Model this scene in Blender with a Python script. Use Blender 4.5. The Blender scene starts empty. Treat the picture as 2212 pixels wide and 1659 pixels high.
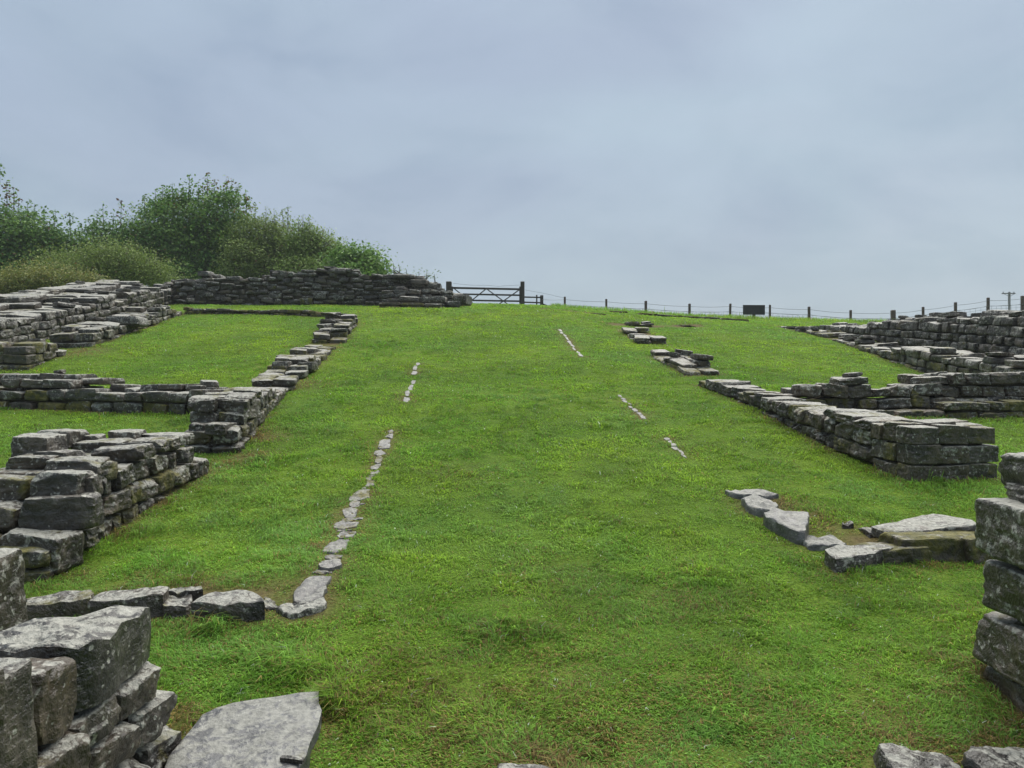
import bpy, bmesh, math, random
import numpy as np
from mathutils import Vector, Matrix

random.seed(11)
rng = np.random.default_rng(11)
scene = bpy.context.scene
COL = scene.collection

# ------------------------------------------------------------------ camera
EYE = 1.6
cam_d = bpy.data.cameras.new('camera')
cam_d.sensor_width = 36.0
cam_d.lens = 27.07
cam_d.clip_start = 0.05
cam_d.clip_end = 6000
cam = bpy.data.objects.new('camera', cam_d)
COL.objects.link(cam)
cam.location = (0, 0, EYE)
cam.rotation_euler = (math.radians(90), 0, 0)
scene.camera = cam

# ------------------------------------------------------------------ light
SUN_EL, SUN_AZ = math.radians(62), math.radians(25)     # azimuth measured from +Y towards +X
EXPOSURE = 1.87
SUN_STRENGTH = 1.5
SKY_STRENGTH = 0.1
sun_d = bpy.data.lights.new('sun', 'SUN')
sun_d.energy = SUN_STRENGTH
sun_d.angle = math.radians(80)
sun_d.color = (1.0, 0.96, 0.87)
sun = bpy.data.objects.new('sun', sun_d)
COL.objects.link(sun)
sdir = Vector((math.sin(SUN_AZ) * math.cos(SUN_EL), math.cos(SUN_AZ) * math.cos(SUN_EL), math.sin(SUN_EL)))
sun.rotation_euler = sdir.to_track_quat('Z', 'Y').to_euler()

world = bpy.data.worlds.new('World')
scene.world = world
world.use_nodes = True
wn, wl = world.node_tree.nodes, world.node_tree.links
wn.clear()
w_out = wn.new('ShaderNodeOutputWorld')
w_bg = wn.new('ShaderNodeBackground')
w_bg.inputs['Strength'].default_value = SKY_STRENGTH
w_sky = wn.new('ShaderNodeTexSky')
w_sky.sky_type = 'NISHITA'
w_sky.sun_disc = False
w_sky.sun_elevation = SUN_EL
w_sky.sun_rotation = SUN_AZ
w_sky.air_density = 1.5
w_sky.dust_density = 3.0
w_tc = wn.new('ShaderNodeTexCoord')
w_map = wn.new('ShaderNodeMapping')
w_map.inputs['Scale'].default_value = (1.0, 1.0, 2.4)
w_map.inputs['Location'].default_value = (3.1, 0.4, 0.7)
wl.new(w_tc.outputs['Generated'], w_map.inputs['Vector'])


def wnoise(scale, detail, rough=0.5, dist=0.0):
    n = wn.new('ShaderNodeTexNoise')
    n.inputs['Scale'].default_value = scale
    n.inputs['Detail'].default_value = detail
    n.inputs['Roughness'].default_value = rough
    n.inputs['Distortion'].default_value = dist
    wl.new(w_map.outputs['Vector'], n.inputs['Vector'])
    return n


def wramp(fac, stops):
    r = wn.new('ShaderNodeValToRGB')
    e = r.color_ramp.elements
    while len(e) < len(stops):
        e.new(0.5)
    for q, (p, c) in zip(e, stops):
        q.position = p
        q.color = (*c, 1)
    wl.new(fac, r.inputs['Fac'])
    return r


# two tones of cloud, slow drifts between them, and a finer layer of darker scud
c_a = wramp(wnoise(1.5, 2, 0.5, 0.4).outputs['Fac'], [(0.36, (0.90, 1.11, 1.43)), (0.52, (0.99, 1.26, 1.52)), (0.68, (1.14, 1.36, 1.63))])
c_b = wramp(wnoise(3.4, 6, 0.55, 0.5).outputs['Fac'], [(0.32, (0.80, 0.83, 0.87)), (0.50, (0.98, 0.98, 0.98)), (0.70, (1.08, 1.07, 1.06))])
w_mul = wn.new('ShaderNodeMix')
w_mul.data_type = 'RGBA'
w_mul.blend_type = 'MULTIPLY'
w_mul.inputs['Factor'].default_value = 1.0
# one darker bank of scud low over the hill
w_dv = wn.new('ShaderNodeVectorMath')
w_dv.operation = 'SUBTRACT'
w_dv.inputs[1].default_value = (0.195, 0.955, 0.195)
wl.new(w_tc.outputs['Generated'], w_dv.inputs[0])
w_ds = wn.new('ShaderNodeVectorMath')
w_ds.operation = 'MULTIPLY'
w_ds.inputs[1].default_value = (7.0, 2.0, 22.0)
wl.new(w_dv.outputs[0], w_ds.inputs[0])
w_ln = wn.new('ShaderNodeVectorMath')
w_ln.operation = 'LENGTH'
wl.new(w_ds.outputs[0], w_ln.inputs[0])
w_nb = wnoise(11.0, 5, 0.55, 0.3)
w_ad = wn.new('ShaderNodeMath')
w_ad.operation = 'MULTIPLY_ADD'
wl.new(w_nb.outputs['Fac'], w_ad.inputs[0])
w_ad.inputs[1].default_value = 1.6
wl.new(w_ln.outputs['Value'], w_ad.inputs[2])
c_c = wramp(w_ad.outputs[0], [(0.55, (0.86, 0.89, 0.92)), (0.95, (0.99, 0.99, 0.99)), (1.0, (1, 1, 1))])
w_m2 = wn.new('ShaderNodeMix')
w_m2.data_type = 'RGBA'
w_m2.blend_type = 'MULTIPLY'
w_m2.inputs['Factor'].default_value = 1.0
wl.new(c_a.outputs['Color'], w_m2.inputs['A'])
wl.new(c_c.outputs['Color'], w_m2.inputs['B'])
wl.new(w_m2.outputs['Result'], w_mul.inputs['A'])
wl.new(c_b.outputs['Color'], w_mul.inputs['B'])
w_mix = wn.new('ShaderNodeMix')
w_mix.data_type = 'RGBA'
w_mix.inputs['Factor'].default_value = 0.94
wl.new(w_sky.outputs['Color'], w_mix.inputs['A'])
wl.new(w_mul.outputs['Result'], w_mix.inputs['B'])
wl.new(w_mix.outputs['Result'], w_bg.inputs['Color'])
wl.new(w_bg.outputs['Background'], w_out.inputs['Surface'])

scene.view_settings.view_transform = 'Standard'
scene.view_settings.look = 'None'
scene.view_settings.gamma = 1.0
scene.view_settings.use_curve_mapping = False
scene.view_settings.exposure = EXPOSURE
scene.render.engine = 'CYCLES'
scene.cycles.max_bounces = 6
scene.cycles.diffuse_bounces = 3
scene.cycles.glossy_bounces = 2
scene.cycles.transmission_bounces = 3
scene.cycles.use_denoising = True
scene.cycles.volume_bounces = 0

# ------------------------------------------------------------------ numeric helpers


def _hash(ix, iy, iz, seed):
    h = (ix.astype(np.int64) * 374761393 + iy.astype(np.int64) * 668265263 + iz.astype(np.int64) * 2147483647 + seed * 974711) & 0xFFFFFFFF
    h = ((h ^ (h >> 13)) * 1274126177) & 0xFFFFFFFF
    h = ((h ^ (h >> 16)) * 2246822519) & 0xFFFFFFFF
    return ((h ^ (h >> 15)) & 0xFFFFFF) / float(0xFFFFFF)


def vnoise(x, y, z=None, seed=0):
    x = np.asarray(x, float); y = np.asarray(y, float)
    z = np.zeros_like(x) if z is None else np.asarray(z, float)
    ix, iy, iz = np.floor(x), np.floor(y), np.floor(z)
    fx, fy, fz = x - ix, y - iy, z - iz
    fx = fx * fx * (3 - 2 * fx); fy = fy * fy * (3 - 2 * fy); fz = fz * fz * (3 - 2 * fz)
    r = 0
    for a in (0, 1):
        for b in (0, 1):
            for c in (0, 1):
                w = (fx if a else 1 - fx) * (fy if b else 1 - fy) * (fz if c else 1 - fz)
                r = r + w * _hash(ix + a, iy + b, iz + c, seed)
    return r * 2 - 1


def fbm(x, y, z=None, seed=0, octv=3, lac=2.1, gain=0.5):
    x = np.asarray(x, float); y = np.asarray(y, float)
    z = np.zeros_like(x) if z is None else np.asarray(z, float)
    r, a, f = 0, 1.0, 1.0
    for o in range(octv):
        r = r + a * vnoise(x * f, y * f, z * f, seed + o * 17)
        a *= gain; f *= lac
    return r


def smooth(a, b, x):
    t = np.clip((x - a) / (b - a), 0, 1)
    return t * t * (3 - 2 * t)


# ground: the hillside climbs from the gate passage to a crest, then falls away
_ys = np.arange(-60, 400, 0.05)
_sl = np.interp(_ys, [-60, -8, 0, 4, 10, 17, 20, 29, 33, 37, 60, 61, 400],
                [0.02, 0.09, 0.155, 0.155, 0.205, 0.205, 0.115, 0.104, -0.10, -0.12, -0.06, -0.008, -0.008])
_zs = np.cumsum(_sl) * 0.05
_zs -= np.interp(0, _ys, _zs)


def G(x, y):
    x = np.asarray(x, float); y = np.asarray(y, float)
    z = np.interp(y, _ys, _zs)
    k = smooth(6, 22, y)
    z = z - k * np.interp(x, [0, 1, 3.5, 6.9, 10, 13.5, 20, 60], [0, 0.05, 0.24, 0.48, 0.60, 0.69, 0.80, 1.6])
    z = z + k * np.interp(x, [-40, -14, -6, 0], [0.9, 0.10, 0.03, 0])
    near = np.exp(-(np.maximum(0, np.abs(x) - 12) / 10) ** 2) * np.exp(-(np.maximum(0, y - 32) / 10) ** 2)
    return z + 0.022 * near * fbm(x * 0.8, y * 0.8, seed=5, octv=2)


FPX, CU, CV = 1663.0, 1106.0, 829.5
_dm = np.concatenate([np.arange(1.2, 12, 0.01), np.arange(12, 45, 0.03)])


def P(u, v, h=0.0):
    """plan point of the hillside (plus h) seen in direction (u, v) from the visitor's eye"""
    kx, kz = (u - CU) / FPX, (CV - v) / FPX
    hit = np.nonzero(EYE + kz * _dm < G(kx * _dm, _dm) + h)[0]
    d = _dm[hit[0]] if len(hit) else 28.0
    return (kx * d, d)


def ZV(v, d):
    return EYE + (CV - v) / FPX * d


# zoom frames used while measuring
def r1(x, y): return (x * .248, 548.6 + y * .248)
def r2(x, y): return (x * .248, 877.8 + y * .248)
def r3(x, y): return (x * .3224, 1247.5 + y * .3224)
def r4(x, y): return (548.6 + x * .248, 548.6 + y * .248)
def r5(x, y): return (1097.2 + x * .248, 548.6 + y * .248)
def r6(x, y): return (1663.4 + x * .248, 603.5 + y * .248)
def r7(x, y): return (1498.8 + x * .3224, 877.8 + y * .3224)
def r8(x, y): return (1498.8 + x * .3224, 1192.7 + y * .3224)
def rb(x, y): return (329.2 + x * .248, 329.2 + y * .248)
def rk(x, y): return (603.5 + x * .2646, 905.2 + y * .2646)
def rg(x, y): return (877.8 + x * .1736, 576.0 + y * .1736)


# ------------------------------------------------------------------ materials
def new_mat(name):
    m = bpy.data.materials.new(name)
    m.use_nodes = True
    m.node_tree.nodes.clear()
    return m, m.node_tree.nodes, m.node_tree.links


class NT:
    def __init__(self, name):
        self.m, self.n, self.l = new_mat(name)
        self.out = self.n.new('ShaderNodeOutputMaterial')

    def node(self, t, **kw):
        q = self.n.new(t)
        for k, v in kw.items():
            setattr(q, k, v)
        return q

    def link(self, a, b):
        self.l.new(a, b)

    def noise(self, vec, scale, detail=3, rough=0.55, dist=0.0):
        q = self.n.new('ShaderNodeTexNoise')
        q.inputs['Scale'].default_value = scale
        q.inputs['Detail'].default_value = detail
        q.inputs['Roughness'].default_value = rough
        q.inputs['Distortion'].default_value = dist
        self.l.new(vec, q.inputs['Vector'])
        return q.outputs['Fac']

    def ramp(self, fac, stops):
        r = self.n.new('ShaderNodeValToRGB')
        e = r.color_ramp.elements
        while len(e) < len(stops):
            e.new(0.5)
        for q, (p, c) in zip(e, stops):
            q.position = p
            q.color = (*c, 1) if isinstance(c, tuple) else (c, c, c, 1)
        self.l.new(fac, r.inputs['Fac'])
        return r.outputs['Color']

    def math(self, op, a, b=None, clamp=False):
        q = self.n.new('ShaderNodeMath')
        q.operation = op
        q.use_clamp = clamp
        for i, s in enumerate((a, b)):
            if s is None:
                continue
            if isinstance(s, (int, float)):
                q.inputs[i].default_value = s
            else:
                self.l.new(s, q.inputs[i])
        return q.outputs[0]

    def mix(self, fac, a, b, blend='MIX'):
        q = self.n.new('ShaderNodeMix')
        q.data_type = 'RGBA'
        q.blend_type = blend
        for s, v in (('Factor', fac), ('A', a), ('B', b)):
            if isinstance(v, (int, float)):
                q.inputs[s].default_value = v
            elif isinstance(v, tuple):
                q.inputs[s].default_value = (*v, 1)
            else:
                self.l.new(v, q.inputs[s])
        return q.outputs['Result']

    def principled(self, col, rough=0.6, spec=0.5, normal=None, coat=0.0):
        q = self.n.new('ShaderNodeBsdfPrincipled')
        for s, v in (('Base Color', col), ('Roughness', rough)):
            if isinstance(v, (int, float)):
                q.inputs[s].default_value = v
            elif isinstance(v, tuple):
                q.inputs[s].default_value = (*v, 1)
            else:
                self.l.new(v, q.inputs[s])
        q.inputs['Specular IOR Level'].default_value = spec
        q.inputs['Coat Weight'].default_value = coat
        q.inputs['Coat Roughness'].default_value = 0.28
        if normal is not None:
            self.l.new(normal, q.inputs['Normal'])
        return q.outputs['BSDF']

    def bump(self, h, strength, dist, prev=None):
        q = self.n.new('ShaderNodeBump')
        q.inputs['Strength'].default_value = strength
        q.inputs['Distance'].default_value = dist
        self.l.new(h, q.inputs['Height'])
        if prev is not None:
            self.l.new(prev, q.inputs['Normal'])
        return q.outputs['Normal']

    def finish(self, s):
        self.l.new(s, self.out.inputs['Surface'])
        return self.m


def stone_material(smooth_slab=False):
    t = NT('smooth_flagstone' if smooth_slab else 'weathered_stone')
    geo = t.node('ShaderNodeNewGeometry')
    pos = geo.outputs['Position']
    oi = t.node('ShaderNodeObjectInfo')
    sc = t.node('ShaderNodeSeparateColor')
    t.link(oi.outputs['Color'], sc.inputs['Color'])
    tint, moss_a, lich_a = sc.outputs[0], sc.outputs[1], sc.outputs[2]
    # each stone reads its own place in the noise
    off = t.node('ShaderNodeVectorMath', operation='MULTIPLY_ADD')
    comb = t.node('ShaderNodeCombineXYZ')
    for i in range(3):
        t.link(oi.outputs['Random'], comb.inputs[i])
    t.link(comb.outputs[0], off.inputs[0])
    off.inputs[1].default_value = (37.0, 53.0, 71.0)
    t.link(pos, off.inputs[2])
    vec = off.outputs[0]
    nA = t.noise(vec, 5.0, 6, 0.6, 0.3)
    nB = t.noise(vec, 22.0, 5, 0.6)
    grey = t.ramp(nA, [(0.30, (0.011, 0.0100, 0.0092)), (0.50, (0.036, 0.033, 0.030)), (0.72, (0.110, 0.102, 0.090))])
    brown = t.ramp(nA, [(0.30, (0.017, 0.013, 0.0095)), (0.50, (0.064, 0.047, 0.030)), (0.72, (0.160, 0.118, 0.074))])
    if smooth_slab:
        grey = t.ramp(nA, [(0.30, (0.056, 0.057, 0.061)), (0.55, (0.084, 0.085, 0.090)), (0.75, (0.128, 0.129, 0.132))])
        brown = t.ramp(nA, [(0.30, (0.080, 0.066, 0.048)), (0.55, (0.13, 0.11, 0.082)), (0.75, (0.19, 0.16, 0.12))])
    base = t.mix(tint, grey, brown)
    spk = t.ramp(nB, [(0.30, 0.50), (0.55, 1.0), (0.75, 1.35)])
    base = t.mix(0.9, base, spk, 'MULTIPLY')
    # bedding planes
    mp = t.node('ShaderNodeMapping')
    mp.inputs['Scale'].default_value = (2.5, 2.5, 34.0)
    t.link(vec, mp.inputs['Vector'])
    nL = t.noise(mp.outputs['Vector'], 1.6, 4, 0.55, 0.3)
    base = t.mix(0.14, base, t.ramp(nL, [(0.35, 0.55), (0.5, 1.0), (0.7, 1.3)]), 'MULTIPLY')
    # crusts of pale lichen; the upward share also paints bright wet tops into the colour
    sx = t.node('ShaderNodeSeparateXYZ')
    t.link(geo.outputs['Normal'], sx.inputs[0])
    up = t.math('MULTIPLY', t.math('MAXIMUM', sx.outputs['Z'], 0.0), 0.17)
    nC = t.noise(vec, 17.0, 7, 0.66, 0.8)
    nD = t.noise(vec, 46.0, 3, 0.6)
    lc = t.math('ADD', t.math('ADD', nC, t.math('MULTIPLY', nD, 0.25)), up)
    lc = t.math('ADD', lc, t.math('MULTIPLY', lich_a, 0.16))
    lmask = t.ramp(lc, [(0.80, 0.0), (0.88, 1.0)])
    lcol = t.ramp(nD, [(0.3, (0.18, 0.178, 0.155)), (0.6, (0.34, 0.335, 0.295)), (0.8, (0.47, 0.465, 0.41))])
    base = t.mix(t.math('MULTIPLY', lmask, 0.6 if smooth_slab else 0.85), base, lcol)
    vo = t.node('ShaderNodeTexVoronoi')
    vo.inputs['Scale'].default_value = 26.0
    t.link(vec, vo.inputs['Vector'])
    sp = t.math('ADD', vo.outputs['Distance'], t.math('MULTIPLY', nC, 0.55))
    sp = t.math('SUBTRACT', sp, t.math('MULTIPLY', lich_a, 0.13))
    spm = t.ramp(sp, [(0.31, 1.0), (0.36, 0.0)])
    base = t.mix(t.math('MULTIPLY', spm, 0.45 if smooth_slab else 0.92), base, lcol)
    # moss
    nM = t.noise(vec, 7.0, 6, 0.65, 0.5)
    mm = t.math('ADD', nM, t.math('MULTIPLY', moss_a, 0.45))
    mm = t.math('ADD', mm, t.math('MULTIPLY', up, 0.4))
    mmask = t.ramp(mm, [(0.70, 0.0), (0.83, 1.0)])
    mcol = t.ramp(nB, [(0.3, (0.035, 0.038, 0.006)), (0.55, (0.105, 0.095, 0.014)), (0.75, (0.20, 0.165, 0.03))])
    base = t.mix(t.math('MULTIPLY', mmask, 0.9), base, mcol)
    # wet surface: gloss varies
    nR = t.noise(vec, 9.0, 4, 0.5)
    rgh = t.ramp(nR, [(0.35, 0.30), (0.65, 0.58)])
    rgh = t.mix(t.math('MAXIMUM', mmask, t.math('MULTIPLY', lmask, 0.6)), rgh, (0.85, 0.85, 0.85))
    hgt = t.math('ADD', t.math('MULTIPLY', nA, 0.9), t.math('MULTIPLY', nB, 0.55))
    hgt = t.math('ADD', hgt, t.math('MULTIPLY', nL, 0.12))
    hgt = t.math('ADD', hgt, t.math('MULTIPLY', nD, 0.18))
    b4 = t.bump(hgt, 0.6 if smooth_slab else 1.0, 0.036)
    return t.finish(t.principled(base, rgh, 0.6, b4))


def soil_material(name='earth_core', a=(0.030, 0.025, 0.018), b=(0.075, 0.062, 0.045)):
    t = NT(name)
    geo = t.node('ShaderNodeNewGeometry')
    n = t.noise(geo.outputs['Position'], 14.0, 6, 0.6)
    n2 = t.noise(geo.outputs['Position'], 60.0, 3, 0.6)
    c = t.ramp(n, [(0.35, a), (0.65, b)])
    return t.finish(t.principled(c, 0.8, 0.3, t.bump(n2, 0.8, 0.01)))


def ground_material():
    t = NT('turf')
    geo = t.node('ShaderNodeNewGeometry')
    p = geo.outputs['Position']
    n1 = t.noise(p, 0.55, 4, 0.55)
    n2 = t.noise(p, 7.0, 5, 0.6)
    n3 = t.noise(p, 60.0, 4, 0.65)
    c = t.ramp(n1, [(0.35, (0.075, 0.140, 0.018)), (0.65, (0.120, 0.190, 0.022))])
    c = t.mix(0.8, c, t.ramp(n2, [(0.3, 0.65), (0.6, 1.1)]), 'MULTIPLY')
    c = t.mix(0.9, c, t.ramp(n3, [(0.3, 0.45), (0.7, 1.35)]), 'MULTIPLY')
    at = t.node('ShaderNodeAttribute')
    at.attribute_name = 'bare'
    earth = t.ramp(n3, [(0.3, (0.060, 0.043, 0.024)), (0.7, (0.17, 0.125, 0.065))])
    c = t.mix(t.math('MULTIPLY', at.outputs['Fac'], 0.9, True), c, earth)
    return t.finish(t.principled(c, 0.9, 0.04, t.bump(n3, 0.7, 0.02)))


def leaf_material(name, rough=0.5, spec=0.3, trans=0.3):
    t = NT(name)
    at = t.node('ShaderNodeAttribute')
    at.attribute_name = 'Col'
    s = t.principled(at.outputs['Color'], rough, spec)
    tr = t.node('ShaderNodeBsdfTranslucent')
    t.link(at.outputs['Color'], tr.inputs['Color'])
    mx = t.node('ShaderNodeMixShader')
    mx.inputs[0].default_value = trans
    t.link(s, mx.inputs[1])
    t.link(tr.outputs[0], mx.inputs[2])
    return t.finish(mx.outputs[0])


def wood_material(name, a, b):
    t = NT(name)
    tc = t.node('ShaderNodeTexCoord')
    mp = t.node('ShaderNodeMapping')
    mp.inputs['Scale'].default_value = (30, 30, 3)
    t.link(tc.outputs['Object'], mp.inputs['Vector'])
    n = t.noise(mp.outputs['Vector'], 1.5, 5, 0.6)
    c = t.ramp(n, [(0.3, a), (0.7, b)])
    return t.finish(t.principled(c, 0.65, 0.4, t.bump(n, 0.5, 0.01)))


def plain_material(name, c, rough=0.6, metal=0.0):
    t = NT(name)
    geo = t.node('ShaderNodeNewGeometry')
    n = t.noise(geo.outputs['Position'], 20.0, 3)
    col = t.mix(0.5, c, t.ramp(n, [(0.3, 0.7), (0.7, 1.2)]), 'MULTIPLY')
    s = t.principled(col, rough, 0.4)
    s.node.inputs['Metallic'].default_value = metal
    return t.finish(s)


M_STONE = stone_material()
M_FLAG = stone_material(True)
M_SOIL = soil_material()
M_BARE = soil_material('bare_earth', (0.085, 0.062, 0.036), (0.21, 0.155, 0.085))
M_TURF = ground_material()
M_GRASS = leaf_material('grass_blades', 0.5, 0.15, 0.5)
M_LEAF = leaf_material('tree_leaves', 0.5, 0.25, 0.3)
M_BARK = soil_material('bark', (0.03, 0.026, 0.02), (0.08, 0.07, 0.055))
M_OLDWOOD = wood_material('weathered_timber', (0.020, 0.017, 0.015), (0.060, 0.050, 0.042))
M_POST = wood_material('fence_post_timber', (0.045, 0.026, 0.020), (0.105, 0.066, 0.050))
M_WIRE = plain_material('galvanised_wire', (0.13, 0.14, 0.15), 0.6, 0.0)
M_SIGN = plain_material('dark_sign_paint', (0.018, 0.018, 0.020), 0.5)
M_POLE = wood_material('hazed_pole_timber', (0.10, 0.10, 0.11), (0.17, 0.17, 0.18))  # greyed timber: the fading of distance is put into its colour


# ------------------------------------------------------------------ object helpers
def link_obj(name, data, mat=None, parent=None, loc=None):
    o = bpy.data.objects.new(name, data)
    COL.objects.link(o)
    if mat is not None and data is not None and not data.materials:
        data.materials.append(mat)
    if parent is not None:
        o.parent = parent
    if loc is not None:
        o.location = loc
    return o


def tag(o, label, cat, group=None):
    o['label'] = label
    o['category'] = cat
    if o.get('kind') is None:
        o['kind'] = 'thing'
    if group:
        o['group'] = group
    return o


def thing(name, label, cat, loc, group=None):
    return tag(link_obj(name, None, loc=loc), label, cat, group)


def mesh_np(name, verts, faces, cols=None):
    """verts (n,3), faces list of arrays with equal side count"""
    me = bpy.data.meshes.new(name)
    verts = np.asarray(verts, np.float32)
    me.vertices.add(len(verts))
    me.vertices.foreach_set('co', verts.ravel())
    loops = np.concatenate([np.asarray(f, np.int32).ravel() for f in faces])
    tot = np.concatenate([np.full(len(f), np.asarray(f).shape[1], np.int32) for f in faces])
    me.loops.add(len(loops))
    me.loops.foreach_set('vertex_index', loops)
    me.polygons.add(len(tot))
    st = np.concatenate([[0], np.cumsum(tot)[:-1]]).astype(np.int32)
    me.polygons.foreach_set('loop_start', st)
    me.polygons.foreach_set('loop_total', tot)
    me.update(calc_edges=True)
    if cols is not None:
        a = me.color_attributes.new('Col', 'FLOAT_COLOR', 'POINT')
        c = np.ones((len(verts), 4), np.float32)
        c[:, :3] = cols
        a.data.foreach_set('color', c.ravel())
    return me


# ------------------------------------------------------------------ ground sheet
def axis(lo, hi, step, far):
    core = np.arange(lo, hi + 1e-6, step)
    ext = step * 1.35 ** np.arange(1, 60)
    up = hi + np.cumsum(ext); up = up[up < far]
    dn = lo - np.cumsum(ext); dn = dn[dn > -far]
    return np.concatenate([[-far], dn[::-1], core, up, [far]])


def build_ground():
    xs = axis(-11, 11, 0.1, 2500)
    ys = axis(1, 24, 0.1, 2500)
    X, Y = np.meshgrid(xs, ys)
    Z = G(X, Y)
    V = np.stack([X, Y, Z], -1).reshape(-1, 3)
    ny, nx = X.shape
    i = np.arange(ny - 1)[:, None] * nx + np.arange(nx - 1)[None, :]
    F = np.stack([i, i + 1, i + nx + 1, i + nx], -1).reshape(-1, 4)
    me = mesh_np('ground', V, [F])
    for p in me.polygons:
        p.use_smooth = True
    o = link_obj('ground', me, M_TURF)
    o['kind'] = 'structure'


build_ground()

# ------------------------------------------------------------------ stones
FOOT = []      # footprints kept clear of grass: (origin, dir, length, n, thickness)
POLYS = []     # slab outlines kept clear of grass
STRAW = []     # spots with dry cut grass: (x, y, r)


def cube_surface(n):
    idx, V, F = {}, [], []

    def vid(p):
        if p not in idx:
            idx[p] = len(V)
            V.append([2.0 * c / n - 1 for c in p])
        return idx[p]
    for ax in range(3):
        for side in (0, n):
            for a in range(n):
                for b in range(n):
                    q = []
                    for (da, db) in ((0, 0), (1, 0), (1, 1), (0, 1)):
                        p = [0, 0, 0]
                        p[ax] = side; p[(ax + 1) % 3] = a + da; p[(ax + 2) % 3] = b + db
                        q.append(vid(tuple(p)))
                    if side == 0:
                        q.reverse()
                    F.append(q)
    return np.array(V, float), np.array(F)


def stone_mesh(name, n, seed, k=9.0, chips=9, amp=0.05, fine=0.02, strata=0.02, cut=0.80):
    r = np.random.default_rng(seed)
    V, F = cube_surface(n)
    s = (np.abs(V) ** k).sum(1) ** (-1.0 / k)
    V = V * s[:, None]
    sh = 0.35 if n >= 24 else 1.0
    V[:, 0] += sh * (0.10 * r.normal() * V[:, 1] * 0.6 + 0.05 * r.normal() * V[:, 2])
    V[:, 1] += sh * 0.10 * r.normal() * V[:, 0] * 0.6
    V[:, 2] += sh * (0.07 * r.normal() * V[:, 0] + 0.06 * r.normal() * V[:, 1])
    for _ in range(chips):
        nrm = r.choice([-1, 1], 3) * r.uniform(0.05, 1.0, 3) ** 1.6
        nrm /= np.linalg.norm(nrm)
        sup = np.abs(nrm).sum()
        lim = sup * r.uniform(cut, 0.975)
        d = V @ nrm - lim
        m = d > 0
        V[m] -= np.outer(d[m], nrm)
    o = r.uniform(0, 50, 3)
    N = V / np.linalg.norm(V, axis=1)[:, None]
    dsp = amp * fbm(V[:, 0] * 1.6 + o[0], V[:, 1] * 1.6 + o[1], V[:, 2] * 0.8 + o[2], seed, 2)
    dsp += fine * fbm(V[:, 0] * 6 + o[1], V[:, 1] * 6 + o[2], V[:, 2] * 1.9 + o[0], seed + 3, 2)
    if n > 12:
        dsp += 0.016 * fbm(V[:, 0] * 11 + o[2], V[:, 1] * 11 + o[0], V[:, 2] * 3.6 + o[1], seed + 5, 2)
    side = 1 - np.abs(N[:, 2])
    dsp += strata * side * vnoise(V[:, 2] * 5 + o[0], V[:, 0] * 0.8 + o[1], V[:, 1] * 0.8, seed + 9)
    V = V + N * dsp[:, None]
    V -= (V.max(0) + V.min(0)) / 2
    V /= (V.max(0) - V.min(0))
    me = mesh_np(name, V, [F])
    for p in me.polygons:
        p.use_smooth = True
    me.set_sharp_from_angle(angle=math.radians(32))
    me.materials.append(M_STONE)
    return me


LIB = {
    'near': [stone_mesh('stone_mesh', 18, 100 + i, 20, 18, 0.075, 0.045, 0.03) for i in range(22)],
    'block': [stone_mesh('stone_mesh', 24, 400 + i, 30, 9, 0.035, 0.035, 0.02, 0.90) for i in range(14)],
    'mid': [stone_mesh('stone_mesh', 8, 200 + i, 20, 11, 0.06, 0.025, 0.03) for i in range(26)],
    'far': [stone_mesh('stone_mesh', 5, 300 + i, 14, 8, 0.08, 0.02, 0.0) for i in range(26)],
}
WALL_COUNT = {}


def put_stone(parent, center, dims, X=(1, 0, 0), rot=(0, 0, 0), lib='mid', tint=None, moss=0.0, lich=0.5, name='stone'):
    """one stone: dims along X, across and up"""
    X = Vector(X).normalized()
    Yv = Vector((0, 0, 1)).cross(X).normalized()
    Zv = X.cross(Yv)
    B = Matrix((X, Yv, Zv)).transposed()
    from mathutils import Euler
    R = B @ Euler(rot).to_matrix()
    dims = (dims[0] * 1.03, dims[1] * 1.05, dims[2] * 1.06)
    S = Matrix.Diagonal(Vector((dims[0] * random.choice((-1, 1)), dims[1] * random.choice((-1, 1)), dims[2])))
    if S.determinant() < 0:
        S = Matrix.Diagonal(Vector((abs(dims[0]), abs(dims[1]), dims[2])))
    o = bpy.data.objects.new(name, random.choice(LIB[lib]))
    COL.objects.link(o)
    c = Vector(center)
    if parent is not None:
        o.parent = parent
        c = c - parent.location
    o.matrix_basis = Matrix.Translation(c) @ (R @ S).to_4x4()
    if tint is None:
        tint = min(1, max(0, random.gauss(0.30, 0.25)))
    o.color = (min(1, tint + 0.2), moss + 0.06, lich, 1)
    return o


class Path:
    def __init__(self, pts):
        self.p = [Vector((a[0], a[1])) for a in pts]
        self.seg = [(b - a).length for a, b in zip(self.p, self.p[1:])]
        self.L = sum(self.seg)

    def at(self, s):
        s = min(max(s, 0), self.L - 1e-6)
        for i, l in enumerate(self.seg):
            if s <= l:
                d = (self.p[i + 1] - self.p[i]) / l
                return self.p[i] + d * s, d
            s -= l
        d = (self.p[-1] - self.p[-2]).normalized()
        return self.p[-1].copy(), d

    def s_of_u(self, u):
        k = (u - CU) / FPX
        best = None
        acc = 0
        for i, l in enumerate(self.seg):
            a, b = self.p[i], self.p[i + 1]
            fa, fb = a.x - k * a.y, b.x - k * b.y
            t = fa / (fa - fb) if abs(fa - fb) > 1e-9 else 0
            lo = -0.6 if i == 0 else 0
            hi = 1.6 if i == len(self.seg) - 1 else 1
            if lo <= t <= hi:
                best = acc + t * l
                break
            acc += l
        if best is None:
            best = 0 if abs(self.p[0].x - k * self.p[0].y) < abs(self.p[-1].x - k * self.p[-1].y) else self.L
        return best


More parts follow.
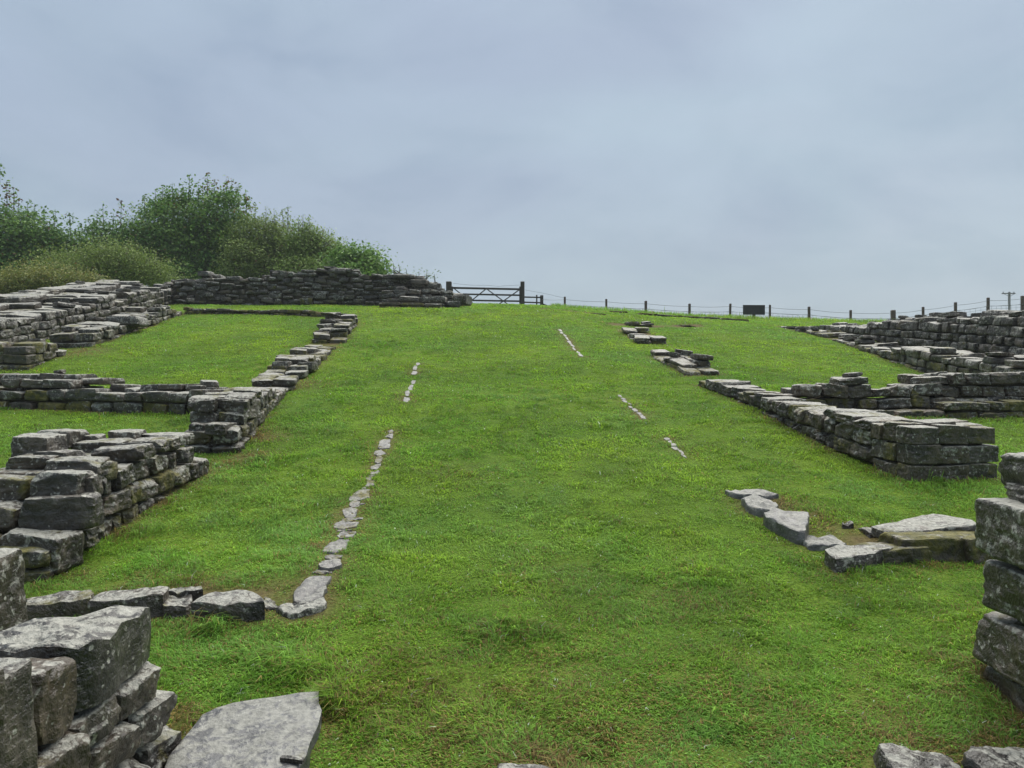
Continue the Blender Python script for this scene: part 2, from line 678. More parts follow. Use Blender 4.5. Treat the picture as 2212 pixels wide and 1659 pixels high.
def masonry(parent, pts, tops, thick, side=1, ch=(0.13, 0.18), ln=(0.2, 0.45), follow=1.0, rough=0.3, lib='mid',
            moss=0.15, lich=0.5, rows=None, tint=0.3, loose=0.0, zoff=0.0, core=True, sink=0.02, top_is_z=False):
    """courses of stones along a front line, going back by thick to the given side"""
    path = Path(pts)
    L = path.L
    tp = []
    for (u, v) in tops:
        if top_is_z:
            tp.append((u * L, v))
        else:
            s = path.s_of_u(u)
            q, _ = path.at(s)
            tp.append((s, ZV(v, q.y + (s - min(max(s, 0), L)) * 0)))
    tp.sort()
    ts, tz = np.array([a for a, _ in tp]), np.array([b for _, b in tp])
    T = lambda s: float(np.interp(s, ts, tz))
    g0 = float(G(path.at(0)[0].x, path.at(0)[0].y)); g1 = float(G(path.at(L)[0].x, path.at(L)[0].y))
    datum = lambda s: g0 + follow * (g1 - g0) * (s / L) - 0.06 + zoff
    slope = follow * (g1 - g0) / L
    heights = []
    hmax = max(T(s) - datum(s) for s in np.linspace(0, L, 40)) + 0.3
    hmin = min(float(G(*path.at(s)[0])) - datum(s) for s in np.linspace(0, L, 40))
    base0 = 0.0
    while base0 > hmin - 0.02 and base0 > -3:
        base0 -= ch[0]
    z = base0
    while z < hmax:
        h = random.uniform(*ch)
        heights.append((z, h))
        z += h
    nr = rows or max(1, int(round(thick / 0.36)))
    rw = thick / nr
    count = 0
    for ci, (zk, hk) in enumerate(heights):
        hn = heights[ci + 1][1] if ci + 1 < len(heights) else hk
        for r in range(nr):
            # break the course into lengths
            ls, acc = [], 0
            lo, hi = ln
            if 0 < r < nr - 1:
                lo, hi = lo * 0.7, hi * 0.85
            while acc < L:
                l = random.uniform(lo, hi)
                ls.append(l); acc += l
            k = L / acc
            if len(ls) == 1:
                k = L / ls[0]
            s = 0.0
            for i, l in enumerate(ls):
                l *= k
                sc = s + l / 2
                s += l
                q, d = path.at(sc)
                n = Vector((-d.y, d.x)) * side
                zb = datum(sc) + zk
                top = T(sc) + rough * random.uniform(-0.5, 0.5) * hk
                if zb + hk * 0.45 > top:
                    continue
                g = float(G(q.x, q.y))
                if zb + hk < g + sink:
                    continue
                exposed = zb + hk + hn * 0.45 > min(top, T(sc - l * 0.5), T(sc + l * 0.5))
                end = i == 0 or i == len(ls) - 1 or T(sc - l) < zb + hk * 0.5 or T(sc + l) < zb + hk * 0.5
                if r > 0 and not (exposed or end):
                    continue
                hh = hk * (random.uniform(0.88, 1.02) if not exposed else random.uniform(0.8, 1.12))
                if exposed:
                    hh = min(max(top - zb, hk * 0.72), hk * 1.12)
                gap = 0.006 + 0.008 * rough * random.random()
                off = random.gauss(0, 0.012) * (0.4 + rough) if r in (0, nr - 1) else 0
                if exposed and r == 0:
                    off -= 0.01 * random.random()
                c2 = q + n * (rw * (r + 0.5) + off)
                jr = 0.05 * rough
                if rough > 0.95:
                    zb += random.uniform(-0.3, 0.3) * hk
                    hh *= random.uniform(0.65, 1.35)
                    off += random.gauss(0, 0.03)
                    c2 = q + n * (rw * (r + 0.5) + off)
                rot = (random.gauss(0, jr), random.gauss(0, jr), random.gauss(0, jr * 1.2))
                mo = max(0, moss + random.gauss(0, 0.12) + (0.22 if zb - g < 0.10 and random.random() < 0.6 else 0))
                put_stone(parent, (c2.x, c2.y, zb + hh / 2), (l * 1.0 - gap + 0.03 * rough * random.random(), rw * random.uniform(0.96, 1.08), hh - gap * 0.6),
                          (d.x, d.y, slope), rot, lib, min(1, max(0, random.gauss(tint, 0.22))), mo, min(1, max(0, random.gauss(lich, 0.25))))
                count += 1
                if exposed and random.random() < loose:
                    # a flat loose stone lying on the broken top
                    w = random.uniform(0.14, 0.34)
                    h3 = random.uniform(0.035, 0.08)
                    put_stone(parent, (c2.x + random.gauss(0, 0.03), c2.y + random.gauss(0, 0.03), zb + hh + h3 * 0.42),
                              (w, w * random.uniform(0.6, 0.9), h3), (math.cos(sc * 9), math.sin(sc * 9), 0),
                              (random.gauss(0, 0.08), random.gauss(0, 0.08), 0), lib, min(1, max(0, random.gauss(tint, 0.2))), 0, random.random())
                    count += 1
    # earth and mortar heart of the wall, set back from every face
    if core:
        V, F = [], []
        m = max(3, int(L / 0.12))
        ins = min(0.07, thick * 0.2)
        for j in range(m + 1):
            s = ins + (L - 2 * ins) * j / m
            q, d = path.at(s)
            n = Vector((-d.y, d.x)) * side
            g = min(float(G(q.x, q.y)), float(G(*(q + n * thick))))
            tt = min(T(s), T(s - 0.22), T(s + 0.22)) - (ch[0] + ch[1]) * 0.30 - 0.02
            tt = max(tt, g - 0.05)
            a, b = q + n * ins, q + n * (thick - ins)
            for (w, zz) in ((a, g - 0.25), (a, tt), (b, tt), (b, g - 0.25)):
                V.append((w.x, w.y, zz))
            if j:
                o = 4 * (j - 1)
                for e in range(4):
                    f = (o + e, o + (e + 1) % 4, o + 4 + (e + 1) % 4, o + 4 + e)
                    F.append(f if side > 0 else f[::-1])
        F.append((3, 2, 1, 0)); e = 4 * m
        F.append((e, e + 1, e + 2, e + 3))
        me = bpy.data.meshes.new('earth_core')
        me.from_pydata(V, [], F)
        me.update()
        o = link_obj('earth_core', me, M_SOIL, parent)
        if parent is not None:
            o.location = -parent.location
    acc = 0
    for i, l in enumerate(path.seg):
        d = (path.p[i + 1] - path.p[i]) / l
        FOOT.append((path.p[i], d, l, Vector((-d.y, d.x)) * side, thick))
    WALL_COUNT[parent.name] = WALL_COUNT.get(parent.name, 0) + count
    return path


def at_root(pt):
    return (pt[0], pt[1], float(G(pt[0], pt[1])))


def boxstone(parent, u0, u1, v0, v1, d, depth, lib='mid', rz=0.0, **kw):
    """a stone whose front face is at distance d and spans the given sight lines"""
    x0, x1 = (u0 - CU) / FPX * d, (u1 - CU) / FPX * d
    z1, z0 = ZV(v0, d), ZV(v1, d)
    return put_stone(parent, ((x0 + x1) / 2, d + depth / 2, (z0 + z1) / 2), (x1 - x0, depth, z1 - z0), (1, 0, 0), (kw.pop('rx', 0), kw.pop('ry', 0), rz), lib, **kw)


def slab(parent, poly, h, t=0.12, name='stone', seed=0, relief=0.008, tint=0.2, moss=0.0, lich=0.4, clear=True, tilt=(0, 0), plan=None, mat=None):
    """a flat stone with the given top outline, its top h above the turf, t thick"""
    pts = plan or [P(u, v, h) for (u, v) in poly]
    A = np.array(pts)
    cx, cy = A.mean(0)
    ar = sum(a[0] * b[1] - b[0] * a[1] for a, b in zip(pts, pts[1:] + pts[:1]))
    if ar < 0:
        A = A[::-1]
    size = max(A.max(0) - A.min(0))
    # dense ragged outline
    out = []
    r = random.Random(seed + 7)
    for a, b in zip(A, np.roll(A, -1, 0)):
        m = max(2, int(np.linalg.norm(b - a) / (size * 0.10)))
        for j in range(m):
            p = a + (b - a) * j / m
            out.append(p + np.array([r.gauss(0, 1), r.gauss(0, 1)]) * min(size, 0.26) * 0.022)
    out = np.array(out)
    # soften the corners once
    out = 0.10 * np.roll(out, 1, 0) + 0.8 * out + 0.10 * np.roll(out, -1, 0)
    c = np.array([cx, cy])
    gz = float(G(cx, cy))
    sx = (float(G(cx + 0.1, cy)) - float(G(cx - 0.1, cy))) / 0.2
    sy = (float(G(cx, cy + 0.1)) - float(G(cx, cy - 0.1))) / 0.2
    rings = [(1.0, -t), (1.015, -t * 0.45), (1.0, -0.006), (0.955, 0.0), (0.8, 0), (0.6, 0), (0.4, 0), (0.2, 0)]
    V = []
    for k, (f, dz) in enumerate(rings):
        q = c + (out - c) * f
        z = gz + h + dz + (q[:, 0] - cx) * (sx + tilt[0]) + (q[:, 1] - cy) * (sy + tilt[1])
        if k >= 2:
            z = z + relief * fbm(q[:, 0] * 6 / max(size, .2), q[:, 1] * 6 / max(size, .2), seed=seed, octv=3)
        elif k == 1:
            q = q + rng.normal(0, size * 0.008, q.shape)
        V.append(np.column_stack([q, z]))
    m = len(out)
    V = np.concatenate(V + [np.array([[cx, cy, gz + h]])])
    F = []
    for k in range(len(rings) - 1):
        i = np.arange(m); j = (i + 1) % m
        F.append(np.stack([k * m + i, k * m + j, (k + 1) * m + j, (k + 1) * m + i], -1))
    i = np.arange(m); k = len(rings) - 1
    tri = np.stack([k * m + i, k * m + (i + 1) % m, np.full(m, len(V) - 1)], -1)
    org = Vector((cx, cy, gz))
    loc = V - np.array(org)
    me = mesh_np('slab', loc, [np.concatenate(F), tri])
    for p in me.polygons:
        p.use_smooth = True
    me.set_sharp_from_angle(angle=math.radians(40))
    o = link_obj(name, me, mat or M_STONE, parent, org - parent.location if parent is not None else org)
    o.color = (tint, moss, lich, 1)
    if clear:
        POLYS.append(out)
    return o


# ------------------------------------------------------------------ walls on the left
W = lambda name, label, pt: thing(name, label, 'wall', at_root(pt))
BARRACK_G = None

# near stretch beside the left kerb
pts = [P(89, 1265), P(203, 1178), P(317, 1116), P(432, 1046), P(466, 1019)]
pts = [(-2.36, 3.90), (-2.36, 4.75), (-2.33, 5.90)]
w = W('ruined_wall', 'short thick ruined wall with lichened blocks standing left, ending at the doorway gap', pts[0])
masonry(w, pts, [(89, 1205), (118, 1180), (144, 1150), (150, 1085), (186, 1055), (192, 1010), (223, 1002), (310, 976), (367, 964), (417, 972), (452, 990), (466, 1005)],
        0.66, 1, ch=(0.11, 0.14), ln=(0.14, 0.27), follow=0.35, rough=0.75, lib='near', moss=0.16, lich=0.55, tint=0.28)
boxstone(w, 8, 92, 942, 1004, 4.72, 0.30, 'near', rz=0.1, tint=0.2, lich=0.7)
boxstone(w, 70, 150, 975, 1003, 4.62, 0.20, 'near', rz=-0.1, tint=0.1, lich=0.1)
boxstone(w, 62, 148, 931, 972, 5.15, 0.28, 'near', tint=0.2, lich=0.9)
boxstone(w, 158, 204, 941, 962, 5.35, 0.22, 'near', rz=0.2, tint=0.3, lich=0.5)
boxstone(w, 226, 288, 931, 962, 5.45, 0.24, 'near', rz=0.1, tint=0.25, lich=0.8)
boxstone(w, 298, 394, 938, 966, 5.55, 0.24, 'near', rz=-0.05, tint=0.35, lich=0.9)
boxstone(w, 60, 172, 1022, 1076, 4.22, 0.20, 'near', rz=-0.12, tint=0.15, lich=0.75)
boxstone(w, 112, 222, 1000, 1046, 4.45, 0.20, 'near', rz=-0.2, tint=0.3, lich=0.6, moss=0.35)
boxstone(w, 40, 190, 1074, 1152, 4.12, 0.20, 'near', rz=0.06, tint=0.05, lich=0.15)
boxstone(w, -20, 145, 1152, 1240, 3.98, 0.20, 'near', rz=-0.25, tint=0.35, lich=0.75, moss=0.12)
boxstone(w, -60, 60, 1020, 1075, 4.55, 0.36, 'near', tint=0.2, lich=0.4, moss=0.2)
boxstone(w, -60, 40, 1085, 1160, 4.35, 0.36, 'near', tint=0.2, lich=0.3, moss=0.2)
FOOT.append((Vector((-2.38, 3.85)), Vector((0, 1)), 2.1, Vector((-1, 0)), 0.95))

# corner block and the run beside the road beyond the doorway
pts = [(-2.31, 6.52), (-2.42, 7.4), (-2.66, 9.2)]
w = W('ruined_wall', 'stepped wall end with large squared block at left road edge beyond the doorway', pts[0])
masonry(w, pts, [(512, 924), (524, 922), (527, 864), (548, 852), (575, 846), (600, 843), (622, 838)], 0.47, 1, ch=(0.11, 0.14), ln=(0.15, 0.27),
        follow=0.75, rough=0.45, lib='near', moss=0.15, lich=0.6, tint=0.4, rows=2)
boxstone(w, 424, 530, 862, 906, 6.78, 0.42, 'block', tint=0.25, lich=0.75)
boxstone(w, 404, 440, 914, 942, 6.50, 0.30, 'near', tint=0.2, lich=0.3)
boxstone(w, 438, 486, 914, 942, 6.46, 0.34, 'near', tint=0.25, lich=0.4)
boxstone(w, 406, 470, 942, 975, 6.55, 0.34, 'near', tint=0.3, lich=0.2, moss=0.2)
FOOT.append((Vector((-2.85, 6.5)), Vector((1, 0)), 0.5, Vector((0, 1)), 0.5))

# cross wall between the two rooms on the left
pts = [(-6.6, 8.25), (-4.75, 8.04), (-3.98, 7.95), (-2.72, 7.78)]
w = W('ruined_wall', 'knee-high cross wall dividing the two left rooms, mossy stones on its face', pts[0])
masonry(w, pts, [(-60, 838), (100, 837), (149, 838), (211, 840), (273, 842), (340, 845), (409, 842), (470, 846)], 0.34, 1, ch=(0.12, 0.15), ln=(0.18, 0.36), follow=0.3,
        rough=0.6, lib='mid', moss=0.18, lich=0.55, tint=0.3, rows=1)
pts2 = [(-6.6, 8.59), (-4.75, 8.38), (-3.98, 8.29), (-2.75, 8.12)]
masonry(w, pts2, [(-60, 806), (60, 807), (119, 804), (174, 809), (200, 812), (206, 836), (280, 837), (290, 831), (397, 832), (471, 835)], 0.34, 1, ch=(0.10, 0.13), ln=(0.16, 0.28), follow=0.3,
        rough=0.6, lib='mid', moss=0.12, lich=0.65, tint=0.25, rows=1, loose=0.15)
for (a, b, c, d_) in ((0, 40, 818, 838), (44, 92, 820, 838), (88, 152, 819, 838), (340, 392, 830, 844), (398, 440, 832, 846)):
    boxstone(w, a, b, c, d_, 8.12, 0.3, 'mid', rz=random.uniform(-.1, .1), tint=0.3, lich=0.6)

# two broken stubs farther up the road edge
pts = [(-2.60, 9.12), (-2.68, 10.1), (-2.84, 12.75)]
w = W('ruined_wall', 'low stepped wall stub, lower one of two beside the upper left lawn', pts[0])
masonry(w, pts, [(636, 816), (650, 813), (656, 811), (660, 792), (668, 778), (674, 774), (697, 763), (722, 748), (738, 738)], 0.48, 1, ch=(0.09, 0.12), ln=(0.15, 0.27), follow=0.8,
        rough=0.7, lib='mid', moss=0.16, lich=0.6, tint=0.3, rows=2)
boxstone(w, 585, 622, 780, 806, 9.95, 0.34, 'mid', tint=0.2, lich=0.8)
boxstone(w, 632, 684, 751, 768, 11.3, 0.34, 'mid', tint=0.25, lich=0.6, moss=0.15)
boxstone(w, 640, 675, 782, 800, 10.05, 0.3, 'mid', tint=0.25, lich=0.6)
pts = [(-2.80, 12.80), (-3.16, 15.95)]
w = W('ruined_wall', 'stepped stone stub like broken stairs, upper one of two beside the left lawn', pts[0])
masonry(w, pts, [(742, 727), (745, 722), (749, 720), (752, 706), (756, 698), (759, 696), (762, 686), (768, 684), (775, 692)], 0.52, 1, ch=(0.10, 0.13), ln=(0.17, 0.32), follow=0.7,
        rough=0.7, lib='mid', moss=0.22, lich=0.5, tint=0.3, rows=2, loose=0.3)
boxstone(w, 710, 742, 678, 692, 15.4, 0.4, 'mid', tint=0.2, lich=0.7)
boxstone(w, 742, 764, 682, 693, 15.3, 0.3, 'mid', tint=0.2, lich=0.6)

# low foundation across the top of the left lawn
pts = [(-7.2, 16.85), (-5.6, 16.8), (-4.25, 16.45), (-3.5, 16.3)]
w = W('foundation_wall', 'ankle-high mossy foundation row along the top of the left lawn', pts[0])
masonry(w, pts, [(392, 664), (411, 663), (552, 669), (577, 670), (590, 667), (614, 666), (671, 669), (678, 675), (696, 679)], 0.42, 1, ch=(0.07, 0.10), ln=(0.14, 0.34), follow=1,
        rough=0.5, lib='far', moss=0.35, lich=0.3, tint=0.55, rows=1, zoff=0.04)

# long low wall in front of the high rear wall on the left
pts = [(-6.72, 12.3), (-7.2, 16.9)]
w = W('ruined_wall', 'low broken wall edging the upper left lawn, in front of the broad rear wall', pts[0])
masonry(w, pts, [(141, 733), (178, 731), (198, 722), (226, 708), (240, 701), (288, 697), (298, 686), (330, 676), (347, 668), (397, 669)], 0.62, 1, ch=(0.10, 0.14), ln=(0.16, 0.34), follow=0.85,
        rough=0.8, lib='mid', moss=0.15, lich=0.7, tint=0.25, rows=2, loose=0.2)
boxstone(w, 226, 300, 683, 702, 13.7, 0.5, 'mid', tint=0.2, lich=0.9)
pts = [(-6.56, 10.45), (-6.68, 11.6)]
w = W('ruined_wall', 'small broken wall piece with yellow moss at the left edge, beside the upper lawn corner', pts[0])
masonry(w, pts, [(40, 775), (57, 770), (75, 742), (100, 740), (119, 747), (144, 753)], 1.0, 1, ch=(0.12, 0.16), ln=(0.22, 0.42), follow=0.6,
        rough=0.7, lib='mid', moss=0.32, lich=0.6, tint=0.35, rows=3, loose=0.2)

# broad rear wall on the left
pts = [(-7.62, 10.2), (-8.0, 13.6), (-8.35, 17.4), (-8.75, 20.0)]
w = W('ruined_wall', 'broad rear wall on the left with wide flat-topped paving of grey stones', pts[0])
masonry(w, pts, [(-60, 712), (7, 695), (74, 687), (100, 680), (126, 668), (131, 664), (188, 660), (203, 652), (223, 641), (288, 634), (342, 629), (372, 621)], 0.9, 1, ch=(0.12, 0.16),
        ln=(0.18, 0.38), follow=0.95, rough=0.75, lib='mid', moss=0.05, lich=0.65, tint=0.15, rows=2, loose=0.2)
pts2 = [(-8.53, 10.2), (-8.91, 13.6), (-9.26, 17.4), (-9.66, 20.0)]
masonry(w, pts2, [(-60, 690), (0, 664), (82, 643), (186, 628), (243, 618), (372, 610)], 0.95, 1, ch=(0.13, 0.18), ln=(0.26, 0.55), follow=0.95,
        rough=0.8, lib='mid', moss=0.03, lich=0.65, tint=0.15, rows=2, loose=0.22)

# far wall and its pier at the upper gateway
pts = [(-8.95, 19.75), (-6.0, 20.0), (-3.2, 20.3), (-1.95, 20.45)]
w = W('ruined_wall', 'long rough rubble wall along the hilltop below the trees', pts[0])
masonry(w, pts, [(365, 606), (428, 603), (433, 594), (473, 598), (552, 599), (575, 592), (582, 588), (666, 589), (700, 584), (709, 581), (756, 582), (776, 588), (850, 594), (898, 594), (908, 598), (913, 609), (955, 612)],
        1.0, 1, ch=(0.08, 0.14), ln=(0.14, 0.40), follow=0.6, rough=1.15, lib='far', moss=0.08, lich=0.6, tint=0.2, rows=2, loose=0.25)
for (a, b, c, d_) in ((434, 476, 592, 603), (580, 622, 585, 596), (640, 668, 587, 597), (705, 760, 579, 590), (845, 895, 592, 600), (916, 936, 609, 625), (932, 952, 612, 626)):
    boxstone(w, a, b, c, d_, 20.1, 0.6, 'far', rz=random.uniform(-.15, .15), tint=0.2, lich=0.7)
pts = [(-3.25, 18.75), (-1.72, 18.65)]
w = W('ruined_wall', 'stepped stone pier at the end of the hilltop wall, left of the wooden gate', pts[0])
masonry(w, pts, [(818, 657), (824, 656), (900, 656), (950, 657), (966, 664)], 0.4, 1, ch=(0.10, 0.12), ln=(0.3, 0.6), follow=1, rough=0.5, lib='mid', moss=0.35, lich=0.4, tint=0.4, rows=1)
masonry(w, [(-3.12, 19.05), (-1.65, 18.95)], [(820, 646), (850, 640), (870, 637), (950, 637), (968, 648), (975, 655)], 0.5, 1, ch=(0.12, 0.2), ln=(0.3, 0.7), follow=1, rough=0.8, lib='mid', moss=0.1, lich=0.6, tint=0.25, rows=1)
masonry(w, [(-3.3, 19.45), (-1.5, 19.4)], [(810, 632), (850, 630), (900, 627), (950, 626), (970, 630), (985, 640)], 0.5, 1, ch=(0.11, 0.16), ln=(0.25, 0.5), follow=1, rough=0.9, lib='mid', moss=0.08, lich=0.6, tint=0.2, rows=1, loose=0.3)
boxstone(w, 964, 994, 632, 652, 19.6, 0.7, 'mid', rz=0.3, tint=0.2, lich=0.7)
boxstone(w, 992, 1013, 636, 656, 19.8, 0.6, 'mid', rz=-0.2, tint=0.25, lich=0.6, moss=0.2)
boxstone(w, 962, 992, 650, 662, 18.9, 0.4, 'mid', rz=0.2, tint=0.25, lich=0.6)
masonry(w, [(-2.6, 19.9), (-1.25, 20.0)], [(880, 600), (908, 600), (915, 612), (945, 616), (955, 626), (985, 640), (1010, 648)], 0.5, 1, ch=(0.11, 0.16), ln=(0.25, 0.5), follow=1, rough=1.0, lib='far', moss=0.08, lich=0.6, tint=0.2, rows=1)

# ------------------------------------------------------------------ walls on the right
pts = [(2.30, 9.55), (2.52, 8.44), (2.60, 7.2), (2.74, 6.35), (2.89, 5.60)]
w = W('ruined_wall', 'neat coursed wall with pale flat coping on the right, squared end facing the grass', pts[-1])
masonry(w, pts[:-1] + [(2.80, 6.02)], [(1525, 828), (1534, 824), (1560, 830), (1575, 838), (1600, 842), (1611, 842), (1708, 873), (1745, 884), (1827, 901), (1870, 910)],
        0.40, 1, ch=(0.115, 0.14), ln=(0.14, 0.27), follow=0.72, rough=0.55, lib='near', moss=0.16, lich=0.55, tint=0.5, rows=1)
masonry(w, [(2.80, 6.02), (2.89, 5.58)], [(1870, 912), (1887, 914), (1925, 917)],
        0.74, 1, ch=(0.13, 0.15), ln=(0.18, 0.26), follow=0.3, rough=0.4, lib='block', moss=0.14, lich=0.5, tint=0.55, rows=3)
for (a_, b_, c_, e_, dd) in ((1700, 1760, 884, 905, 7.6), (1830, 1900, 898, 914, 6.5), (1752, 1800, 897, 912, 7.0), (1640, 1690, 858, 876, 8.2)):
    boxstone(w, a_, b_, c_, e_, dd, 0.22, 'near', rz=random.uniform(-.2, .2), tint=0.4, lich=0.6)
pts = [(2.95, 7.62), (5.9, 7.95)]
w = W('ruined_wall', 'double-stepped cross wall in the right room with rugged broken top', pts[0])
masonry(w, pts, [(1740, 879), (1775, 880), (1965, 880), (2025, 878), (2035, 862), (2200, 862), (2300, 862)], 0.26, 1, ch=(0.12, 0.15), ln=(0.18, 0.36), follow=0.2, rough=0.5, lib='near', moss=0.2, lich=0.5, tint=0.55, rows=1)
masonry(w, [(2.95, 7.86), (5.9, 8.19)], [(1740, 845), (1756, 838), (1790, 836), (1805, 829), (1822, 833), (1830, 824), (1874, 825), (1882, 830), (1908, 834), (1916, 843), (1995, 843), (2005, 822), (2012, 810), (2035, 803), (2212, 806), (2300, 806)],
        0.5, 1, ch=(0.09, 0.13), ln=(0.16, 0.4), follow=0.2, rough=0.85, lib='near', moss=0.14, lich=0.6, tint=0.45, rows=2, loose=0.12)
# stubs along the right road edge
pts = [(2.13, 11.9), (2.31, 10.2)]
w = W('ruined_wall', 'low flagstone-topped stub, lower of two along the right road edge', pts[-1])
masonry(w, pts, [(1404, 757), (1437, 772), (1459, 783), (1466, 790), (1482, 797), (1490, 798)], 0.48, 1, ch=(0.07, 0.11), ln=(0.25, 0.5), follow=0.9, rough=0.9, lib='mid', moss=0.25, lich=0.6, tint=0.55, rows=2, loose=0.2)
pts = [(2.12, 15.4), (2.15, 13.2)]
w = W('ruined_wall', 'low flagstone-topped stub, upper of two along the right road edge', pts[-1])
masonry(w, pts, [(1331, 702), (1357, 721), (1377, 736), (1380, 738)], 0.5, 1, ch=(0.06, 0.10), ln=(0.25, 0.5), follow=0.95, rough=0.9, lib='mid', moss=0.2, lich=0.6, tint=0.5, rows=2, loose=0.2)
pts = [(2.05, 15.75), (2.95, 15.85), (4.25, 16.6)]
w = W('foundation_wall', 'thin foundation row across the top of the right lawn', pts[0])
masonry(w, pts, [(1319, 698), (1340, 697), (1385, 694), (1408, 698), (1420, 704), (1445, 704), (1462, 703), (1524, 705)], 0.4, 1, ch=(0.06, 0.10), ln=(0.2, 0.45), follow=0.9, rough=1.0, lib='far', moss=0.2, lich=0.3, tint=0.35, rows=1, loose=0.1, zoff=0.03)
# long low wall and the high rear wall on the right
pts = [(6.0, 17.8), (6.16, 16.1), (6.14, 14.8), (5.92, 12.8), (5.72, 10.8), (5.55, 8.45)]
w = W('ruined_wall', 'long low wall edging the right lawn with thin flat stones on top', pts[2])
masonry(w, pts, [(1660, 702), (1738, 715), (1812, 731), (1874, 751), (1905, 758), (1925, 756), (1951, 752), (2010, 757), (2043, 770), (2120, 776), (2212, 777)], 0.55, 1, ch=(0.09, 0.13), ln=(0.16, 0.34), follow=0.75,
        rough=0.8, lib='mid', moss=0.16, lich=0.65, tint=0.35, rows=2, loose=0.2)
pts = [(7.0, 18.2), (6.95, 16), (6.9, 13.2), (6.8, 11), (6.6, 8.6)]
w = W('ruined_wall', 'high dark rear wall at the right edge below the wire fence', pts[2])
masonry(w, pts, [(1740, 705), (1770, 704), (1812, 708), (1859, 703), (1911, 698), (1960, 692), (1971, 690), (2085, 688), (2118, 686), (2124, 680), (2147, 677), (2212, 680), (2300, 672)], 0.8, 1, ch=(0.12, 0.16), ln=(0.17, 0.36), follow=0.6,
        rough=0.7, lib='mid', moss=0.04, lich=0.6, tint=0.12, rows=2, loose=0.2)
masonry(w, [(7.8, 18.2), (7.75, 16), (7.7, 13.2), (7.6, 11), (7.4, 8.6)], [(1800, 705), (1911, 696), (1971, 688), (2085, 682), (2130, 678), (2147, 674), (2212, 676), (2300, 660)], 0.8, 1, ch=(0.13, 0.19), ln=(0.2, 0.42), follow=0.6,
        rough=0.7, lib='mid', moss=0.04, lich=0.6, tint=0.12, rows=2, loose=0.25)

# turf-edged kerbs of the upper gateway
w = W('foundation_wall', 'dark straight kerb in the turf at the hilltop, right of the wooden gate', (0.6, 18.9))
masonry(w, [(0.62, 19.1), (2.15, 17.95)], [(1159, 667.5), (1303, 677)], 0.3, 1, ch=(0.08, 0.1), ln=(0.3, 0.6), follow=1, rough=0.3, lib='far', moss=0.3, lich=0.1, tint=0.4, rows=1, core=False)
w = W('foundation_wall', 'faint dark kerb line in the turf below the wire fence', (2.55, 19.6))
masonry(w, [(2.55, 19.9), (3.9, 20.4), (6.6, 21.4)], [(1320, 671), (1420, 679), (1551, 685)], 0.25, 1, ch=(0.06, 0.08), ln=(0.3, 0.6), follow=1, rough=0.3, lib='far', moss=0.3, lich=0.1, tint=0.4, rows=1, core=False)

# ------------------------------------------------------------------ foreground gate piers
w = W('gate_pier', 'dark rugged stone pier of the lower gateway at the bottom left corner', (-1.25, 1.9))
pier = w


def pb(x0, x1, y0, y1, z0, z1, rot=(0, 0, 0), parent=None, **kw):
    kw.setdefault('lib', 'block')
    return put_stone(parent or pier, ((x0 + x1) / 2, (y0 + y1) / 2, EYE + (z0 + z1) / 2), (x1 - x0, y1 - y0, z1 - z0), (1, -0.05, 0), rot, **kw)


slab(pier, None, 0.575, 0.17, seed=3, relief=0.02, tint=0.08, lich=0.55, clear=False, tilt=(0.02, -0.15),
     plan=[(-1.13, 2.43), (-1.26, 2.36), (-1.44, 2.20), (-1.50, 2.02), (-1.36, 1.94), (-1.16, 1.96), (-1.09, 2.04), (-1.11, 2.25)])     # top block
pb(-1.42, -1.09, 2.20, 2.43, -0.965, -0.865, (0.03, 0.03, -0.08), lib='near', tint=0.3, lich=0.6)
pb(-1.40, -1.10, 1.97, 2.19, -0.960, -0.865, (0.03, 0.03, 0.05), lib='near', tint=0.2, lich=0.6)
pb(-1.42, -1.08, 2.28, 2.50, -1.10, -0.975, (0, 0.0, -0.06), lib='near', tint=0.15, lich=0.7, moss=0.15)
pb(-1.42, -1.09, 2.03, 2.27, -1.09, -0.975, (0, 0.02, 0.04), lib='near', tint=0.45, lich=0.5)
pb(-1.42, -1.07, 2.32, 2.53, -1.27, -1.11, (0, 0.0, 0.08), lib='near', tint=0.25, lich=0.7, moss=0.2)
pb(-1.42, -1.08, 2.06, 2.31, -1.27, -1.10, (0, 0.03, -0.04), lib='near', tint=0.35, lich=0.6)
pb(-1.42, -1.07, 1.86, 2.05, -1.16, -1.04, (0, 0.03, 0.06), lib='near', tint=0.2, lich=0.6)
pb(-1.42, -1.06, 1.84, 2.06, -1.32, -1.17, (0, 0.0, -0.03), lib='near', tint=0.5, lich=0.5)
pb(-1.36, -1.10, 1.80, 1.97, -0.87, -0.68, (0.0, 0.05, 0.06), lib='near', tint=0.75, lich=0.25)              # brown block
pb(-1.40, -1.09, 1.58, 1.77, -0.92, -0.63, (0.05, 0, 0.05), tint=0.1, lich=0.4)                   # dark block left of it
pb(-1.36, -1.08, 1.74, 1.97, -1.03, -0.88, (0.0, 0.06, -0.05), tint=0.6, lich=0.25)
pb(-1.33, -1.07, 1.62, 1.80, -1.16, -0.93, (0, 0, 0.06), lib='near', tint=0.75, lich=0.15)                     # brown stone
pb(-1.36, -1.07, 1.40, 1.63, -0.93, -0.60, tint=0.2, lich=0.4)
pb(-1.36, -1.06, 1.42, 1.66, -1.35, -0.93, tint=0.5, lich=0.3)
pb(-1.95, -1.55, 1.95, 2.30, -0.95, -0.76, tint=0.2, lich=0.5)
pb(-1.85, -1.42, 1.5, 1.90, -0.95, -0.76, tint=0.2, lich=0.5)
pb(-2.2, -1.34, 1.4, 2.4, -1.45, -0.88, tint=0.1, lich=0.2)
pb(-2.26, -1.90, 2.62, 3.05, -0.98, -0.655, (0.03, 0, 0.1), tint=0.35, lich=0.75)                 # upright stone at the frame edge
